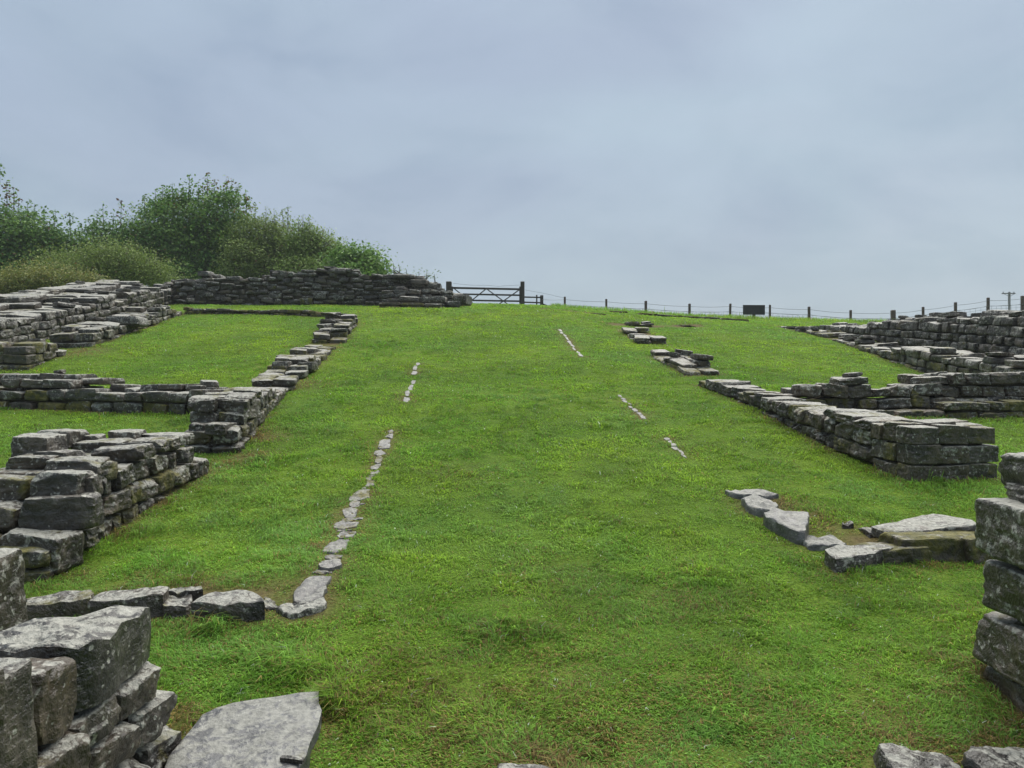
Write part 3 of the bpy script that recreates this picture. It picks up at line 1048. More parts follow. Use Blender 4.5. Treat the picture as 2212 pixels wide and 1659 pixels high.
pb(-2.28, -1.92, 2.60, 3.02, -1.30, -0.97, (0, 0, -0.05), tint=0.3, lich=0.4, moss=0.1)
pb(-2.8, -2.26, 2.55, 3.05, -1.0, -0.68, tint=0.3, lich=0.6)
pb(-2.8, -2.26, 2.55, 3.05, -1.35, -1.0, tint=0.3, lich=0.6)
FOOT.append((Vector((-1.06, 1.3)), Vector((0, 1)), 1.22, Vector((-1, 0)), 1.2))
FOOT.append((Vector((-1.88, 2.5)), Vector((0, 1)), 0.55, Vector((-1, 0)), 1.0))

w = W('gate_pier', 'tall lichen-speckled stone pier at the right edge', (1.95, 2.7))
pb(1.765, 2.35, 2.30, 2.98, -0.650, -0.435, parent=w, tint=0.15, lich=0.9)
pb(1.79, 2.35, 2.30, 2.96, -0.855, -0.675, (0, 0, 0.02), parent=w, tint=0.25, lich=0.75)
pb(1.775, 2.38, 2.30, 2.99, -1.06, -0.88, (0, 0, -0.02), parent=w, tint=0.5, lich=0.5)
pb(1.81, 2.40, 2.30, 3.0, -1.36, -1.085, (0, 0, 0.02), parent=w, tint=0.65, lich=0.25)
pb(1.90, 2.30, 2.40, 3.02, -0.43, -0.27, (0.0, 0.06, 0.08), parent=w, tint=0.1, lich=0.45, lib='near')
pb(1.87, 2.25, 2.55, 3.02, -0.45, -0.375, (0.0, 0.0, -0.12), parent=w, tint=0.15, lich=0.5, lib='near')
pb(1.95, 2.35, 2.2, 2.75, -0.42, -0.20, (0.0, 0.0, -0.1), parent=w, tint=0.1, lich=0.5, lib='near')
FOOT.append((Vector((1.80, 2.0)), Vector((0, 1)), 0.98, Vector((1, 0)), 0.9))

# ------------------------------------------------------------------ flat stones and kerbs
def grow(pl, f):
    cu, cv = sum(p[0] for p in pl) / len(pl), sum(p[1] for p in pl) / len(pl)
    return [(cu + (p[0] - cu) * f, cv + (p[1] - cv) * f) for p in pl]


tag(slab(None, [(690, 1497), (600, 1501), (505, 1515), (432, 1546), (388, 1605), (350, 1665), (325, 1760), (600, 1790), (650, 1659), (672, 1600), (692, 1530)], 0.055, 0.2,
         name='threshold_slab', mat=M_FLAG, seed=1, relief=0.008, tint=0.05, lich=0.45), 'large smooth grey threshold slab with lichen spots at the bottom left', 'stone slab')
st = put_stone(None, (P(632, 1618, 0.1)[0], P(632, 1618, 0.1)[1], float(G(*P(632, 1618, 0.1))) + 0.064), (0.08, 0.022, 0.014), (1, -0.25, 0), (0, 0, 0), 'mid', tint=0.2, lich=0, name='stone_chip')
tag(st, 'small dark splinter of stone lying on the smooth threshold slab', 'stone')

w = W('slab_row', 'row of low mossy slabs at lower left, between the thick wall and the kerb', P(300, 1320))
for k, (pl, h, t) in enumerate((
        ([(180, 135), (400, 100), (600, 85), (605, 135), (400, 165), (180, 190)], 0.10, 0.13),
        ([(605, 155), (680, 100), (900, 85), (1110, 68), (1080, 112), (860, 145), (612, 175)], 0.11, 0.14),
        ([(1120, 92), (1230, 58), (1345, 60), (1352, 88), (1200, 100)], 0.08, 0.1),
        ([(1075, 150), (1130, 120), (1260, 115), (1290, 150), (1240, 190), (1095, 190)], 0.06, 0.12),
        ([(1290, 170), (1380, 120), (1490, 90), (1640, 85), (1750, 132), (1755, 165), (1500, 185)], 0.09, 0.13),
        ([(1770, 125), (1870, 190), (1775, 198)], 0.02, 0.06))):
    slab(w, grow([r3(*p) for p in pl], 1.08), h * 0.9, t, seed=10 + k, relief=0.008, tint=0.35, moss=0.28 if k in (0, 2, 3) else 0.08, lich=0.45, clear=True)
FOOT.append((Vector(P(40, 1325)), (Vector(P(570, 1318)) - Vector(P(40, 1325))).normalized(), 1.15, Vector((0, 1)), 0.16))

w = W('stone_kerb', 'worn line of flat grey kerb stones running up the left side of the road', P(665, 1290))
kerb = [
    [(110, 1410), (180, 1340), (250, 1275), (350, 1262), (450, 1268), (400, 1340), (362, 1460), (240, 1500), (112, 1490)],
    [(315, 1190), (350, 1150), (430, 1143), (505, 1150), (512, 1200), (420, 1222), (325, 1220)],
    [(345, 1085), (370, 1030), (500, 975), (585, 980), (545, 1060), (440, 1105)],
    [(470, 952), (500, 925), (640, 913), (605, 965), (490, 977)],
    [(435, 855), (500, 838), (655, 840), (640, 880), (500, 908), (440, 893)],
    [(508, 740), (580, 715), (645, 730), (622, 800), (540, 812)],
    [(565, 640), (640, 575), (745, 572), (738, 640), (640, 668), (570, 668)],
    [(708, 480), (755, 468), (785, 540), (712, 557)],
    [(740, 432), (820, 418), (818, 442), (735, 455)],
    [(748, 380), (840, 362), (805, 410), (743, 415)],
    [(765, 272), (830, 245), (880, 280), (790, 304)],
    [(808, 185), (850, 158), (908, 168), (903, 240), (808, 244)],
    [(848, 142), (900, 116), (932, 130), (922, 162)],
    [(882, 97), (925, 86), (934, 105), (888, 108)],
    [(265, 1250), (440, 1248), (435, 1262), (265, 1262)],
    [(540, 820), (690, 808), (680, 818), (560, 830)],
    [(620, 690), (715, 680), (705, 692), (630, 705)],
]


order = sorted(kerb[:14], key=lambda pl: -sum(p[1] for p in pl) / len(pl))
for k, (pa, pb_) in enumerate(zip(order, order[1:])):
    xa, ya = sum(p[0] for p in pa) / len(pa), min(p[1] for p in pa)
    xb, yb = sum(p[0] for p in pb_) / len(pb_), max(p[1] for p in pb_)
    wa = 0.5 * min(max(p[0] for p in pa) - min(p[0] for p in pa), max(p[0] for p in pb_) - min(p[0] for p in pb_)) * random.uniform(0.55, 0.85)
    if ya - yb < 4:
        continue
    cx_, cy_ = (xa + xb) / 2 + random.uniform(-8, 8), (ya + yb) / 2
    hh_ = max(7, (ya - yb) * 0.62)
    slab(w, [rk(*p) for p in ((cx_ - wa, cy_ + hh_ * 0.6), (cx_ - wa * 0.8, cy_ - hh_ * 0.5), (cx_, cy_ - hh_), (cx_ + wa, cy_ - hh_ * 0.7), (cx_ + wa * 0.85, cy_ + hh_ * 0.5), (cx_, cy_ + hh_))],
         0.006, 0.06, mat=M_FLAG, seed=140 + k, relief=0.006, tint=0.5, moss=0.35, lich=0.1)
for k, pl in enumerate(kerb):
    slab(w, grow([rk(*p) for p in pl], 0.97), 0.018 if k < 2 else 0.005, 0.08, mat=M_FLAG, seed=40 + k, relief=0.007, tint=0.3, moss=0.3 if k in (5, 6, 7) else 0.14, lich=0.15)
slab(w, [r3(*p) for p in ((1850, 200), (1960, 168), (2060, 160), (2170, 142), (2190, 165), (2130, 210), (1970, 245), (1880, 225))], 0.025, 0.08, seed=60, relief=0.012, tint=0.1, lich=0.8)


def dotted(label, a, b, n, wd):
    A, B = Vector(P(*a)), Vector(P(*b))
    w_ = W('stone_kerb', label, A)
    d = (B - A).normalized()
    nrm = Vector((-d.y, d.x))
    L = (B - A).length
    for i in range(n):
        if random.random() < 0.15:
            continue
        c = A + d * L * (i + 0.5) / n + nrm * random.gauss(0, 0.012)
        hl, hw = L / n * random.uniform(0.36, 0.52), wd * random.uniform(0.13, 0.25)
        pl = [c + d * hl * random.uniform(.8, 1.1) + nrm * hw * 0.7, c + nrm * hw, c - d * hl * random.uniform(.8, 1.1) + nrm * hw * 0.6,
              c - d * hl - nrm * hw * 0.7, c - nrm * hw * 1.1, c + d * hl * 0.9 - nrm * hw * 0.8]
        slab(w_, None, 0.006, 0.07, mat=M_FLAG, seed=i * 3 + n, relief=0.004, tint=0.25, lich=0.2, plan=[tuple(p) for p in pl])


dotted('sparse flush kerb stones higher up the left side of the road', (876, 872), (903, 775), 9, 0.16)
dotted('farthest flush kerb line on the right side of the road', (1257, 771), (1205, 706), 10, 0.14)
dotted('middle flush kerb line on the right side of the road', (1391, 906), (1334, 853), 8, 0.13)
dotted('nearest flush kerb line on the right side of the road', (1481, 990), (1436, 946), 6, 0.12)

# corner of foundation slabs on the right
w = W('slab_row', 'angled group of grey and mossy foundation slabs lying in the grass at lower right', P(1740, 1160))
for k, (pl, h, t, mo, li) in enumerate((
        ([(465, 708), (560, 690), (700, 700), (768, 715), (760, 770), (745, 830), (690, 822), (560, 770)], 0.085, 0.16, 0.0, 0.35),
        ([(325, 610), (420, 605), (500, 630), (560, 665), (520, 690), (440, 690), (370, 665)], 0.05, 0.12, 0.1, 0.7),
        ([(220, 555), (380, 560), (470, 565), (560, 583), (480, 597), (300, 590)], 0.035, 0.1, 0.08, 0.6),
        ([(725, 880), (850, 870), (960, 880), (1015, 915), (930, 935), (770, 930)], 0.03, 0.1, 0.08, 0.9),
        ([(880, 965), (960, 935), (1150, 925), (1330, 935), (1300, 965), (1100, 1000), (960, 1020)], 0.075, 0.16, 0.12, 0.8),
                ([(990, 780), (1060, 778), (1070, 797), (1000, 800)], 0.02, 0.06, 0, 0.4),
)):
    slab(w, grow([r7(*p) for p in pl], 1.06), h, t, mat=M_FLAG if k < 4 else M_STONE, seed=80 + k, relief=0.014, tint=0.15 if k < 4 else 0.3, moss=mo, lich=li)
slab(w, None, 0.115, 0.06, seed=95, relief=0.012, tint=0.3, moss=0.12, lich=0.7,
     plan=[(2.06, 4.44), (2.10, 4.31), (2.40, 4.33), (2.62, 4.30), (2.66, 4.44), (2.52, 4.60), (2.44, 4.56), (2.30, 4.52)], tilt=(0.05, -0.05))
put_stone(w, (2.32, 4.27, float(G(2.33, 4.27)) + 0.03), (0.50, 0.24, 0.17), (1, 0.05, 0), (0, 0, 0), 'near', tint=0.4, moss=0.55, lich=0.1)
put_stone(w, (2.56, 4.26, float(G(2.6, 4.26)) + 0.03), (0.30, 0.26, 0.17), (1, 0.05, 0), (0, 0, 0.2), 'near', tint=0.4, moss=0.55, lich=0.1)
put_stone(w, (2.08, 4.22, float(G(2.08, 4.22)) + 0.0), (0.34, 0.22, 0.14), (1, 0.05, 0), (0, 0, 0.05), 'near', tint=0.4, moss=0.45, lich=0.3)
(ua, va), (ub, vb) = r7(1172, 838), r7(1285, 910)
boxstone(w, ua, ub, va, vb + 8, 4.5, 0.16, 'near', tint=0.1, moss=0.2, lich=0.1)
(ua, va), (ub, vb) = r7(1345, 778), r7(1445, 815)
boxstone(w, ua, ub, va, vb + 6, 4.72, 0.14, 'near', tint=0.15, lich=0.2)
FOOT.append((Vector((1.92, 4.14)), Vector((1, 0)), 0.8, Vector((0, 1)), 0.42))

# loose stones along the bottom of the picture
q = P(1975, 1700)
st = put_stone(None, (1.27, 2.40, float(G(1.27, 2.4)) - 0.015), (0.24, 0.20, 0.14), (1, -0.15, 0), (0.15, 0.18, 0), 'near', tint=0.0, lich=0.1, name='loose_stone')
tag(st, 'angular blue-grey stone at the bottom edge, left one of the right-hand pair', 'stone')
st = put_stone(None, (1.60, 2.36, float(G(1.6, 2.36)) - 0.012), (0.36, 0.26, 0.13), (1, 0.1, 0), (0.1, 0.08, 0), 'near', tint=0.0, lich=0.25, name='loose_stone')
tag(st, 'broad blue-grey stone in the bottom right corner', 'stone')
st = put_stone(None, (0.045, 2.36, float(G(0.045, 2.36)) + 0.0), (0.20, 0.14, 0.10), (1, 0.05, 0), (0, 0, 0), 'near', tint=0.0, lich=0.2, name='loose_stone')
tag(st, 'rounded grey stone top peeping in at the bottom centre', 'stone')
for (x, y, r) in ((1.27, 2.4, 0.15), (1.6, 2.36, 0.2), (0.045, 2.36, 0.1)):
    a = np.linspace(0, 2 * math.pi, 9)[:-1]
    POLYS.append(np.column_stack([x + r * 0.85 * np.cos(a), y + r * 0.6 * np.sin(a)]))
print('stones per wall', WALL_COUNT, sum(WALL_COUNT.values()))


# walls with more than 300 stones: those that show smallest become one part
for wname, cnt in WALL_COUNT.items():
    if cnt <= 300:
        continue
    wall_o = bpy.data.objects[wname]
    kids = [o for o in COL.objects if o.parent is wall_o and o.name.split('.')[0] == 'stone']
    kids.sort(key=lambda o: (o.scale.x * o.scale.z) / (wall_o.location + o.matrix_basis.translation).length ** 2, reverse=True)
    rest = kids[300:]
    VV, FF, off_ = [], [], 0
    for o in rest:
        me = o.data
        co = np.empty(len(me.vertices) * 3, np.float32)
        me.vertices.foreach_get('co', co)
        mtx = np.array(o.matrix_basis)
        co = co.reshape(-1, 3) @ mtx[:3, :3].T + mtx[:3, 3]
        li = np.empty(len(me.loops), np.int32)
        me.loops.foreach_get('vertex_index', li)
        VV.append(co)
        FF.append(li.reshape(-1, 4) + off_)
        off_ += len(co)
    if not rest:
        continue
    me = mesh_np('rubble', np.concatenate(VV), [np.concatenate(FF)])
    for p in me.polygons:
        p.use_smooth = True
    me.set_sharp_from_angle(angle=math.radians(32))
    ro = link_obj('rubble', me, M_STONE, wall_o)
    ro.color = (0.35, 0.1, 0.65, 1)
    ro['kind'] = 'stuff'
    for o in rest:
        bpy.data.objects.remove(o)

# ------------------------------------------------------------------ gate, fence, sign, pole


def beam(name, a, b, w_, d_, mat, parent, up=(0, 0, 1)):
    """a squared timber between two points, edges slightly eased"""
    a, b = Vector(a), Vector(b)
    X = (b - a)
    L = X.length
    X.normalize()
    Yv = Vector(up).cross(X)
    if Yv.length < 1e-4:
        Yv = Vector((0, 1, 0))
    Yv.normalize()
    Zv = X.cross(Yv)
    bm = bmesh.new()
    bmesh.ops.create_cube(bm, size=1.0)
    for v in bm.verts:
        v.co = Vector((v.co.x * d_, v.co.y * w_, v.co.z * L))
    bmesh.ops.bevel(bm, geom=list(bm.edges), offset=min(w_, d_) * 0.10, segments=1, affect='EDGES')
    me = bpy.data.meshes.new(name)
    bm.to_mesh(me)
    bm.free()
    o = link_obj(name, me, mat, parent)
    R = Matrix((Zv, Yv, X)).transposed()
    if R.determinant() < 0:
        R = Matrix((-Zv, Yv, X)).transposed()
    c = (a + b) / 2
    if parent is not None:
        c = c - parent.location
    o.matrix_basis = Matrix.Translation(c) @ R.to_4x4()
    return o


def tube_mesh(name, lines, r, mat, parent, sides=4):
    V, F = [], []
    for ln in lines:
        ln = [Vector(p) for p in ln]
        o = len(V)
        for i, p in enumerate(ln):
            t = (ln[min(i + 1, len(ln) - 1)] - ln[max(i - 1, 0)]).normalized()
            a = t.cross(Vector((0.13, 0.31, 0.94)))
            if a.length < 1e-3:
                a = t.cross(Vector((1, 0, 0)))
            a.normalize()
            b = t.cross(a)
            for k in range(sides):
                an = 2 * math.pi * k / sides
                V.append(p + (a * math.cos(an) + b * math.sin(an)) * r)
        for i in range(len(ln) - 1):
            for k in range(sides):
                F.append((o + i * sides + k, o + i * sides + (k + 1) % sides, o + (i + 1) * sides + (k + 1) % sides, o + (i + 1) * sides + k))
    me = bpy.data.meshes.new(name)
    off = parent.location if parent is not None else Vector((0, 0, 0))
    me.from_pydata([v - off for v in V], [], F)
    me.update()
    return link_obj(name, me, mat, parent)


def at(u, v, d):
    return Vector(((u - CU) / FPX * d, d, ZV(v, d)))


GD = 33.5
root = thing('field_gate', 'dark wooden five-bar field gate between two posts on the hilltop', 'gate', at_root(at(1050, 640, GD)[:2]))
ga, gb = at(*rg(540, 0), GD), at(*rg(1445, 0), GD)
for uu, wd, tv in ((rg(530, 0)[0], 0.24, rg(0, 186)[1]), (rg(1445, 0)[0], 0.18, rg(0, 186)[1])):
    t_ = at(uu, tv, GD + 0.05)
    beam('gate_post', (t_.x, t_.y, float(G(t_.x, t_.y)) - 0.2), t_, wd, wd, M_OLDWOOD, root)
x0, x1 = at(*rg(560, 0), GD).x, at(*rg(1425, 0), GD).x
zt0, zt1 = at(*rg(585, 264), GD).z, at(*rg(1420, 282), GD).z
for k in range(5):
    dz = 0.265 * k
    beam('rail', (x0, GD, zt0 - dz), (x1, GD, zt1 - dz * 0.98), 0.05, 0.085 if k == 0 else 0.07, M_OLDWOOD, root)
zl = zt0 - 1.10
for (a, b) in (((995, 275), (640, 560)), ((995, 275), (1390, 560)), ((1410, 285), (1000, 575)), ((590, 270), (960, 560))):
    beam('brace', at(*rg(*a), GD - 0.06), at(*rg(*b), GD - 0.06), 0.04, 0.075, M_OLDWOOD, root, up=(0, 1, 0))
for uu in (rg(575, 0)[0], rg(1412, 0)[0]):
    xx = (uu - CU) / FPX * GD
    beam('stile', (xx, GD - 0.055, zt0 - 1.12), (xx, GD - 0.055, zt0 + 0.05), 0.05, 0.09, M_OLDWOOD, root, up=(0, 1, 0))
tube_mesh('slack_wire', [[at(*rg(*p), GD) for p in ((583, 208), (800, 230), (1000, 233), (1150, 244), (1300, 234), (1420, 228))]], 0.007, M_WIRE, root)

root = thing('rail_fence', 'short two-rail timber section just right of the gate', 'fence', at_root(at(*rg(1600, 0), GD)[:2]))
for a, b in (((1450, 378), (1690, 384)), ((1450, 442), (1690, 450))):
    beam('rail', at(*rg(*a), GD), at(*rg(*b), GD), 0.04, 0.06, M_OLDWOOD, root)
for xx, wd, tv in ((1623, 0.06, 350), (1685, 0.14, 355)):
    t_ = at(*rg(xx, tv), GD)
    beam('post', (t_.x, t_.y + 0.06, float(G(t_.x, t_.y)) - 0.2), (t_.x, t_.y + 0.06, t_.z), wd, wd, M_OLDWOOD, root)
beam('strut', at(*rg(1700, 470), GD), at(*rg(1790, 505), GD), 0.08, 0.08, M_OLDWOOD, root)

posts = [(1220, 641, 35.0, .09), (1310, 646, 35, .09), (1395, 650, 35, .11), (1489, 656, 34.8, .10), (1576, 656, 34.6, .09), (1663, 658.5, 34.4, .08), (1748, 662.5, 34.2, .10), (1837, 670, 34, .09),
         (1930, 670, 33.8, .17), (1994, 663, 33.6, .09), (2064, 653, 33.4, .10), (2134, 643, 33.2, .10), (2208, 639, 33.0, .11), (2285, 630, 32.8, .10)]
root = thing('wire_fence', 'post and wire netting fence along the skyline on the right', 'fence', at_root(at(1220, 641, 35)[:2]))
tops_ = []
for (u, v, d, wd) in posts:
    t_ = at(u, v, d)
    tops_.append(t_)
    beam('post', (t_.x, t_.y, min(float(G(t_.x, t_.y)), t_.z - 0.9) - 0.2), (t_.x + random.gauss(0, .015), t_.y, t_.z), wd, wd, M_POST, root)
start = at(*rg(1690, 372), GD)
chain = [start] + tops_
for off, r_ in ((0.13, 0.009), (0.36, 0.008)):
    line = []
    for a, b in zip(chain, chain[1:]):
        for k in range(6):
            f = k / 6
            p = a.lerp(b, f)
            line.append(Vector((p.x, p.y - 0.06, p.z - off - 0.03 * math.sin(math.pi * f))))
    tube_mesh('wire', [line], r_, M_WIRE, root, 3)
grid = []
for off in (0.38, 0.50, 0.62, 0.76, 0.92):
    grid.append([Vector((p.x, p.y - 0.07, p.z - off)) for p in chain])
for a, b in zip(chain, chain[1:]):
    n_ = max(3, int((b - a).length / 0.19))
    for k in range(n_):
        p = a.lerp(b, (k + 0.5) / n_)
        grid.append([Vector((p.x, p.y - 0.07, p.z - 0.38)), Vector((p.x + 0.01, p.y - 0.07, p.z - 1.1))])
o = tube_mesh('netting', grid, 0.0055, M_WIRE, root, 3)
o['kind'] = 'stuff'
tube_mesh('wire', [[at(*rg(*p), GD) for p in ((1480, 290), (1640, 318), (1800, 350), (1900, 376), (1960, 386))]], 0.006, M_WIRE, root, 3)

root = thing('information_sign', 'dark back of a small information board on a post before the wire fence', 'sign', at_root(at(1628, 680, 29)[:2]))
a_, b_ = at(1605, 659, 29), at(1652, 680, 29)
cx_ = (a_.x + b_.x) / 2
beam('board', (a_.x, 29, (a_.z + b_.z) / 2 + .004), (b_.x, 29, (a_.z + b_.z) / 2), 0.06, a_.z - b_.z, M_SIGN, root)
beam('post', (cx_ + 0.02, 29.06, float(G(cx_, 29)) - 0.2), (cx_ + 0.02, 29.06, a_.z - 0.05), 0.14, 0.08, M_SIGN, root)

root = thing('utility_pole', 'distant grey power pole with crossarm rising beyond the fence at far right', 'utility pole', at_root(at(2180, 660, 95)[:2]))
t_ = at(2180, 633, 95)
tube_mesh('pole', [[Vector((t_.x, t_.y, float(G(t_.x, t_.y)) - 0.5)), Vector((t_.x, t_.y, t_.z + 0.1))]], 0.14, M_POLE, root, 8)
beam('crossarm', at(2164, 634, 94.8), at(2193, 634, 94.8), 0.12, 0.14, M_POLE, root)
for uu in (2167, 2180, 2190):
    p = at(uu, 634, 94.8)
    tube_mesh('insulator', [[p, p + Vector((0, 0, 0.22))]], 0.05, M_POLE, root, 6)
tube_mesh('brace', [[at(2169, 635, 94.8), at(2180, 641, 94.8), at(2191, 635, 94.8)]], 0.03, M_POLE, root, 4)

# ------------------------------------------------------------------ trees and bushes
def leaves_mesh(name, C, size, cols, up_bias=0.85, aspect=0.62, out=None):
    """one four-cornered folded leaf at each centre"""
    n = len(C)
    nr = rng.normal(size=(n, 3)) * 0.75
    nr[:, 2] += up_bias
    if out is not None:
        nr += out * 0.5
    nr /= np.linalg.norm(nr, axis=1)[:, None]
    a = np.cross(nr, rng.normal(size=(n, 3)))
    a /= np.linalg.norm(a, axis=1)[:, None]
    b = np.cross(nr, a)
    s = size[:, None] * 0.5
    fold = nr * s * 0.25
    V = np.stack([C - a * s * 1.1, C + b * s * aspect + fold, C + a * s * 1.1, C - b * s * aspect + fold], 1).reshape(-1, 3)
    i = np.arange(n)[:, None] * 4
    F = np.concatenate([i + np.array([[0, 1, 2]]), i + np.array([[0, 2, 3]])])
    me = mesh_np(name, V, [F], np.repeat(cols, 4, 0))
    return me


def limb_mesh(lines, sides=6):
    V, F = [], []
    for pts in lines:
        o = len(V)
        for i, (p, r) in enumerate(pts):
            p = Vector(p)
            t = (Vector(pts[min(i + 1, len(pts) - 1)][0]) - Vector(pts[max(i - 1, 0)][0])).normalized()
            a = t.cross(Vector((0.9, 0.3, 0.1))).normalized()
            b = t.cross(a)
            for k in range(sides):
                an = 2 * math.pi * k / sides
                V.append(p + (a * math.cos(an) + b * math.sin(an)) * r)
        for i in range(len(pts) - 1):
            for k in range(sides):
                F.append((o + i * sides + k, o + i * sides + (k + 1) % sides, o + (i + 1) * sides + (k + 1) % sides, o + (i + 1) * sides + k))
    me = bpy.data.meshes.new('limbs')
    me.from_pydata(V, [], F)
    me.update()
    return me


def tree(name, label, cat, d, lobes, n, leaf=(0.09, 0.16), pal=((0.05, 0.10, 0.025), (0.09, 0.14, 0.03)), accent=None, shoots=(), spread=0.29, clump=(40, 90), group=None, depth=1.0):
    """lobes: (u, v, ru, rv) sight-line ellipses at distance d; shoots: (u, v_tip, v_base, accent?)"""
    E = []
    for (u, v, ru, rv) in lobes:
        c = at(u, v, d + random.uniform(-0.5, 0.8))
        E.append((np.array(c), np.array([ru / FPX * d, max(ru, rv) / FPX * d * 0.8 * depth, rv / FPX * d])))
    base_u = sum(l[0] for l in lobes) / len(lobes)
    bx = (base_u - CU) / FPX * d
    g = float(G(bx, d + 0.3))
    root = thing(name, label, cat, (bx, d + 0.3, g), group)
    org = np.array(root.location)
    wts = np.array([e[1][0] * e[1][2] for e in E]); wts /= wts.sum()
    nc = max(6, int(n / (sum(clump) / 2)))
    CC, OO, KK = [], [], []
    cen = []
    for k in range(nc):
        c, r = E[rng.choice(len(E), p=wts)]
        w = rng.normal(size=3); w /= np.linalg.norm(w)
        if w[1] > 0.3:
            w[1] *= -1
        f = rng.uniform(0.78, 1.0) if rng.random() < 0.7 else rng.uniform(0.1, 0.78)
        p = c + w * r * f
        p[2] = max(p[2], float(G(p[0], p[1])) + 0.15)
        cen.append(p)
        m = rng.integers(*clump)
        q = np.clip(rng.normal(size=(m, 3)), -1.9, 1.9) * spread * np.array([1, 1, 0.6]) * rng.uniform(0.6, 1.25)
        CC.append(p + q)
        OO.append(np.repeat(w[None], m, 0))
        KK.append(np.full(m, rng.random()))
    lines = []
    for (u, vt, vb, acc) in shoots:
        a, b = np.array(at(u + random.uniform(-3, 3), vb, d)), np.array(at(u, vt, d))
        m = int(max(22, np.linalg.norm(b - a) * 55))
        t = rng.random(m)
        q = a + (b - a) * t[:, None] + rng.normal(size=(m, 3)) * (0.05 + 0.17 * (1 - t))[:, None]
        CC.append(q)
        OO.append(np.zeros((m, 3)))
        KK.append(np.full(m, 2.0 if acc else 0.6))
        lines.append([(tuple(a - org), 0.02), (tuple((a + b) / 2 - org), 0.012), (tuple(b - org), 0.004)])
    C, O, K = np.concatenate(CC), np.concatenate(OO), np.concatenate(KK)
    C[:, 2] = np.maximum(C[:, 2], G(C[:, 0], C[:, 1]) + 0.05)
    kk = np.clip(K + rng.normal(0, 0.22, len(K)), 0, 1)
    cols = np.array(pal[0]) * (1 - kk[:, None]) + np.array(pal[1]) * kk[:, None]
    cols *= rng.uniform(1.0, 2.1, len(C))[:, None] * np.array([0.96, 1.08, 0.8])
    if accent is not None:
        m = (rng.random(len(C)) < 0.015) | ((K > 1.5) & (rng.random(len(C)) < 0.55))
        cols[m] = np.array(accent) * rng.uniform(0.7, 1.3, m.sum())[:, None]
    me = leaves_mesh('crown', C - org, rng.uniform(leaf[0], leaf[1], len(C)), cols, out=O)
    link_obj('crown', me, M_LEAF, root)
    # trunk, limbs to the clumps
    h = max(c[2] for c in cen) - g
    fork = np.array([0, 0, min(0.9, h * 0.25)])
    R0 = 0.05 + 0.018 * h
    trunk = [((0, 0, -0.3), R0 * 1.25), ((0.03, 0, fork[2] * 0.5), R0), (tuple(fork), R0 * 0.85), ((0.1, 0.1, h * 0.55), R0 * 0.45), ((0.05, 0, h * 0.85), R0 * 0.15)]
    for k in rng.choice(len(cen), min(len(cen), 46), replace=False):
        p = cen[k] - org
        mid = fork + (p - fork) * 0.5 + rng.normal(size=3) * 0.15
        mid[2] += 0.1 * h
        lines.append([(tuple(fork), R0 * 0.5), (tuple(mid), R0 * 0.25), (tuple(p), 0.008)])
    link_obj('trunk', limb_mesh([trunk] + lines), M_BARK, root)
    return root


DG, MG = (0.045, 0.098, 0.028), (0.115, 0.175, 0.042)
tree('sycamore_tree', 'dark rounded sycamore, tallest of the trees, with yellowing top shoots', 'tree', 30,
     [(420, 500, 110, 85), (340, 510, 70, 75), (480, 500, 80, 80), (400, 560, 130, 60), (300, 560, 60, 60), (500, 570, 60, 50), (430, 605, 130, 30)], 48000, (0.08, 0.15), (DG, MG), (0.15, 0.11, 0.03),
     [(410, 378, 430, 0), (372, 395, 440, 0), (335, 408, 450, 0), (312, 420, 460, 0), (449, 376, 430, 1), (462, 392, 440, 1), (490, 385, 450, 1), (501, 388, 450, 1), (515, 400, 460, 1), (532, 420, 480, 1), (352, 402, 445, 0), (395, 398, 440, 0), (428, 395, 440, 0)])
tree('sycamore_tree', 'leafy tree cut by the left edge, with ragged sparse top', 'tree', 28,
     [(60, 530, 90, 70), (-40, 525, 90, 85), (130, 550, 55, 55), (20, 590, 90, 50)], 32000, (0.08, 0.145), ((0.042, 0.092, 0.030), (0.110, 0.165, 0.045)), (0.13, 0.07, 0.04),
     [(15, 392, 470, 1), (30, 405, 470, 1), (0, 352, 400, 0), (60, 435, 490, 0), (95, 448, 500, 0), (120, 455, 510, 0), (150, 458, 510, 0), (75, 440, 500, 0), (40, 430, 490, 0)])
tree('young_tree', 'slim young tree in the gap left of the dark sycamore', 'tree', 29.5,
     [(225, 530, 32, 50), (240, 560, 45, 45), (205, 570, 40, 40)], 7000, (0.09, 0.15), ((0.050, 0.100, 0.036), (0.115, 0.170, 0.058)), (0.12, 0.07, 0.05),
     [(222, 440, 500, 0), (210, 455, 510, 0), (245, 462, 510, 0), (262, 436, 500, 1), (200, 480, 530, 0)])
tree('hawthorn_tree', 'olive green hawthorn just right of the dark sycamore', 'tree', 29,
     [(560, 530, 55, 65), (600, 540, 60, 60), (540, 570, 60, 50), (640, 560, 50, 50), (590, 590, 80, 30)], 34000, (0.06, 0.105), ((0.088, 0.118, 0.036), (0.155, 0.182, 0.060)), (0.15, 0.09, 0.04),
     [(552, 440, 490, 0), (575, 450, 490, 0), (622, 443, 500, 0), (610, 452, 500, 0), (592, 455, 500, 0)], spread=0.28)
tree('hawthorn_tree', 'pale green hawthorn sloping down to the right behind the hilltop wall', 'tree', 28,
     [(665, 535, 40, 50), (690, 560, 50, 45), (720, 575, 45, 40), (660, 590, 60, 30)], 24000, (0.06, 0.105), ((0.092, 0.130, 0.040), (0.160, 0.195, 0.065)), (0.14, 0.09, 0.05),
     [(655, 462, 520, 0), (668, 470, 520, 0), (690, 500, 540, 1), (645, 470, 520, 0)], spread=0.28)
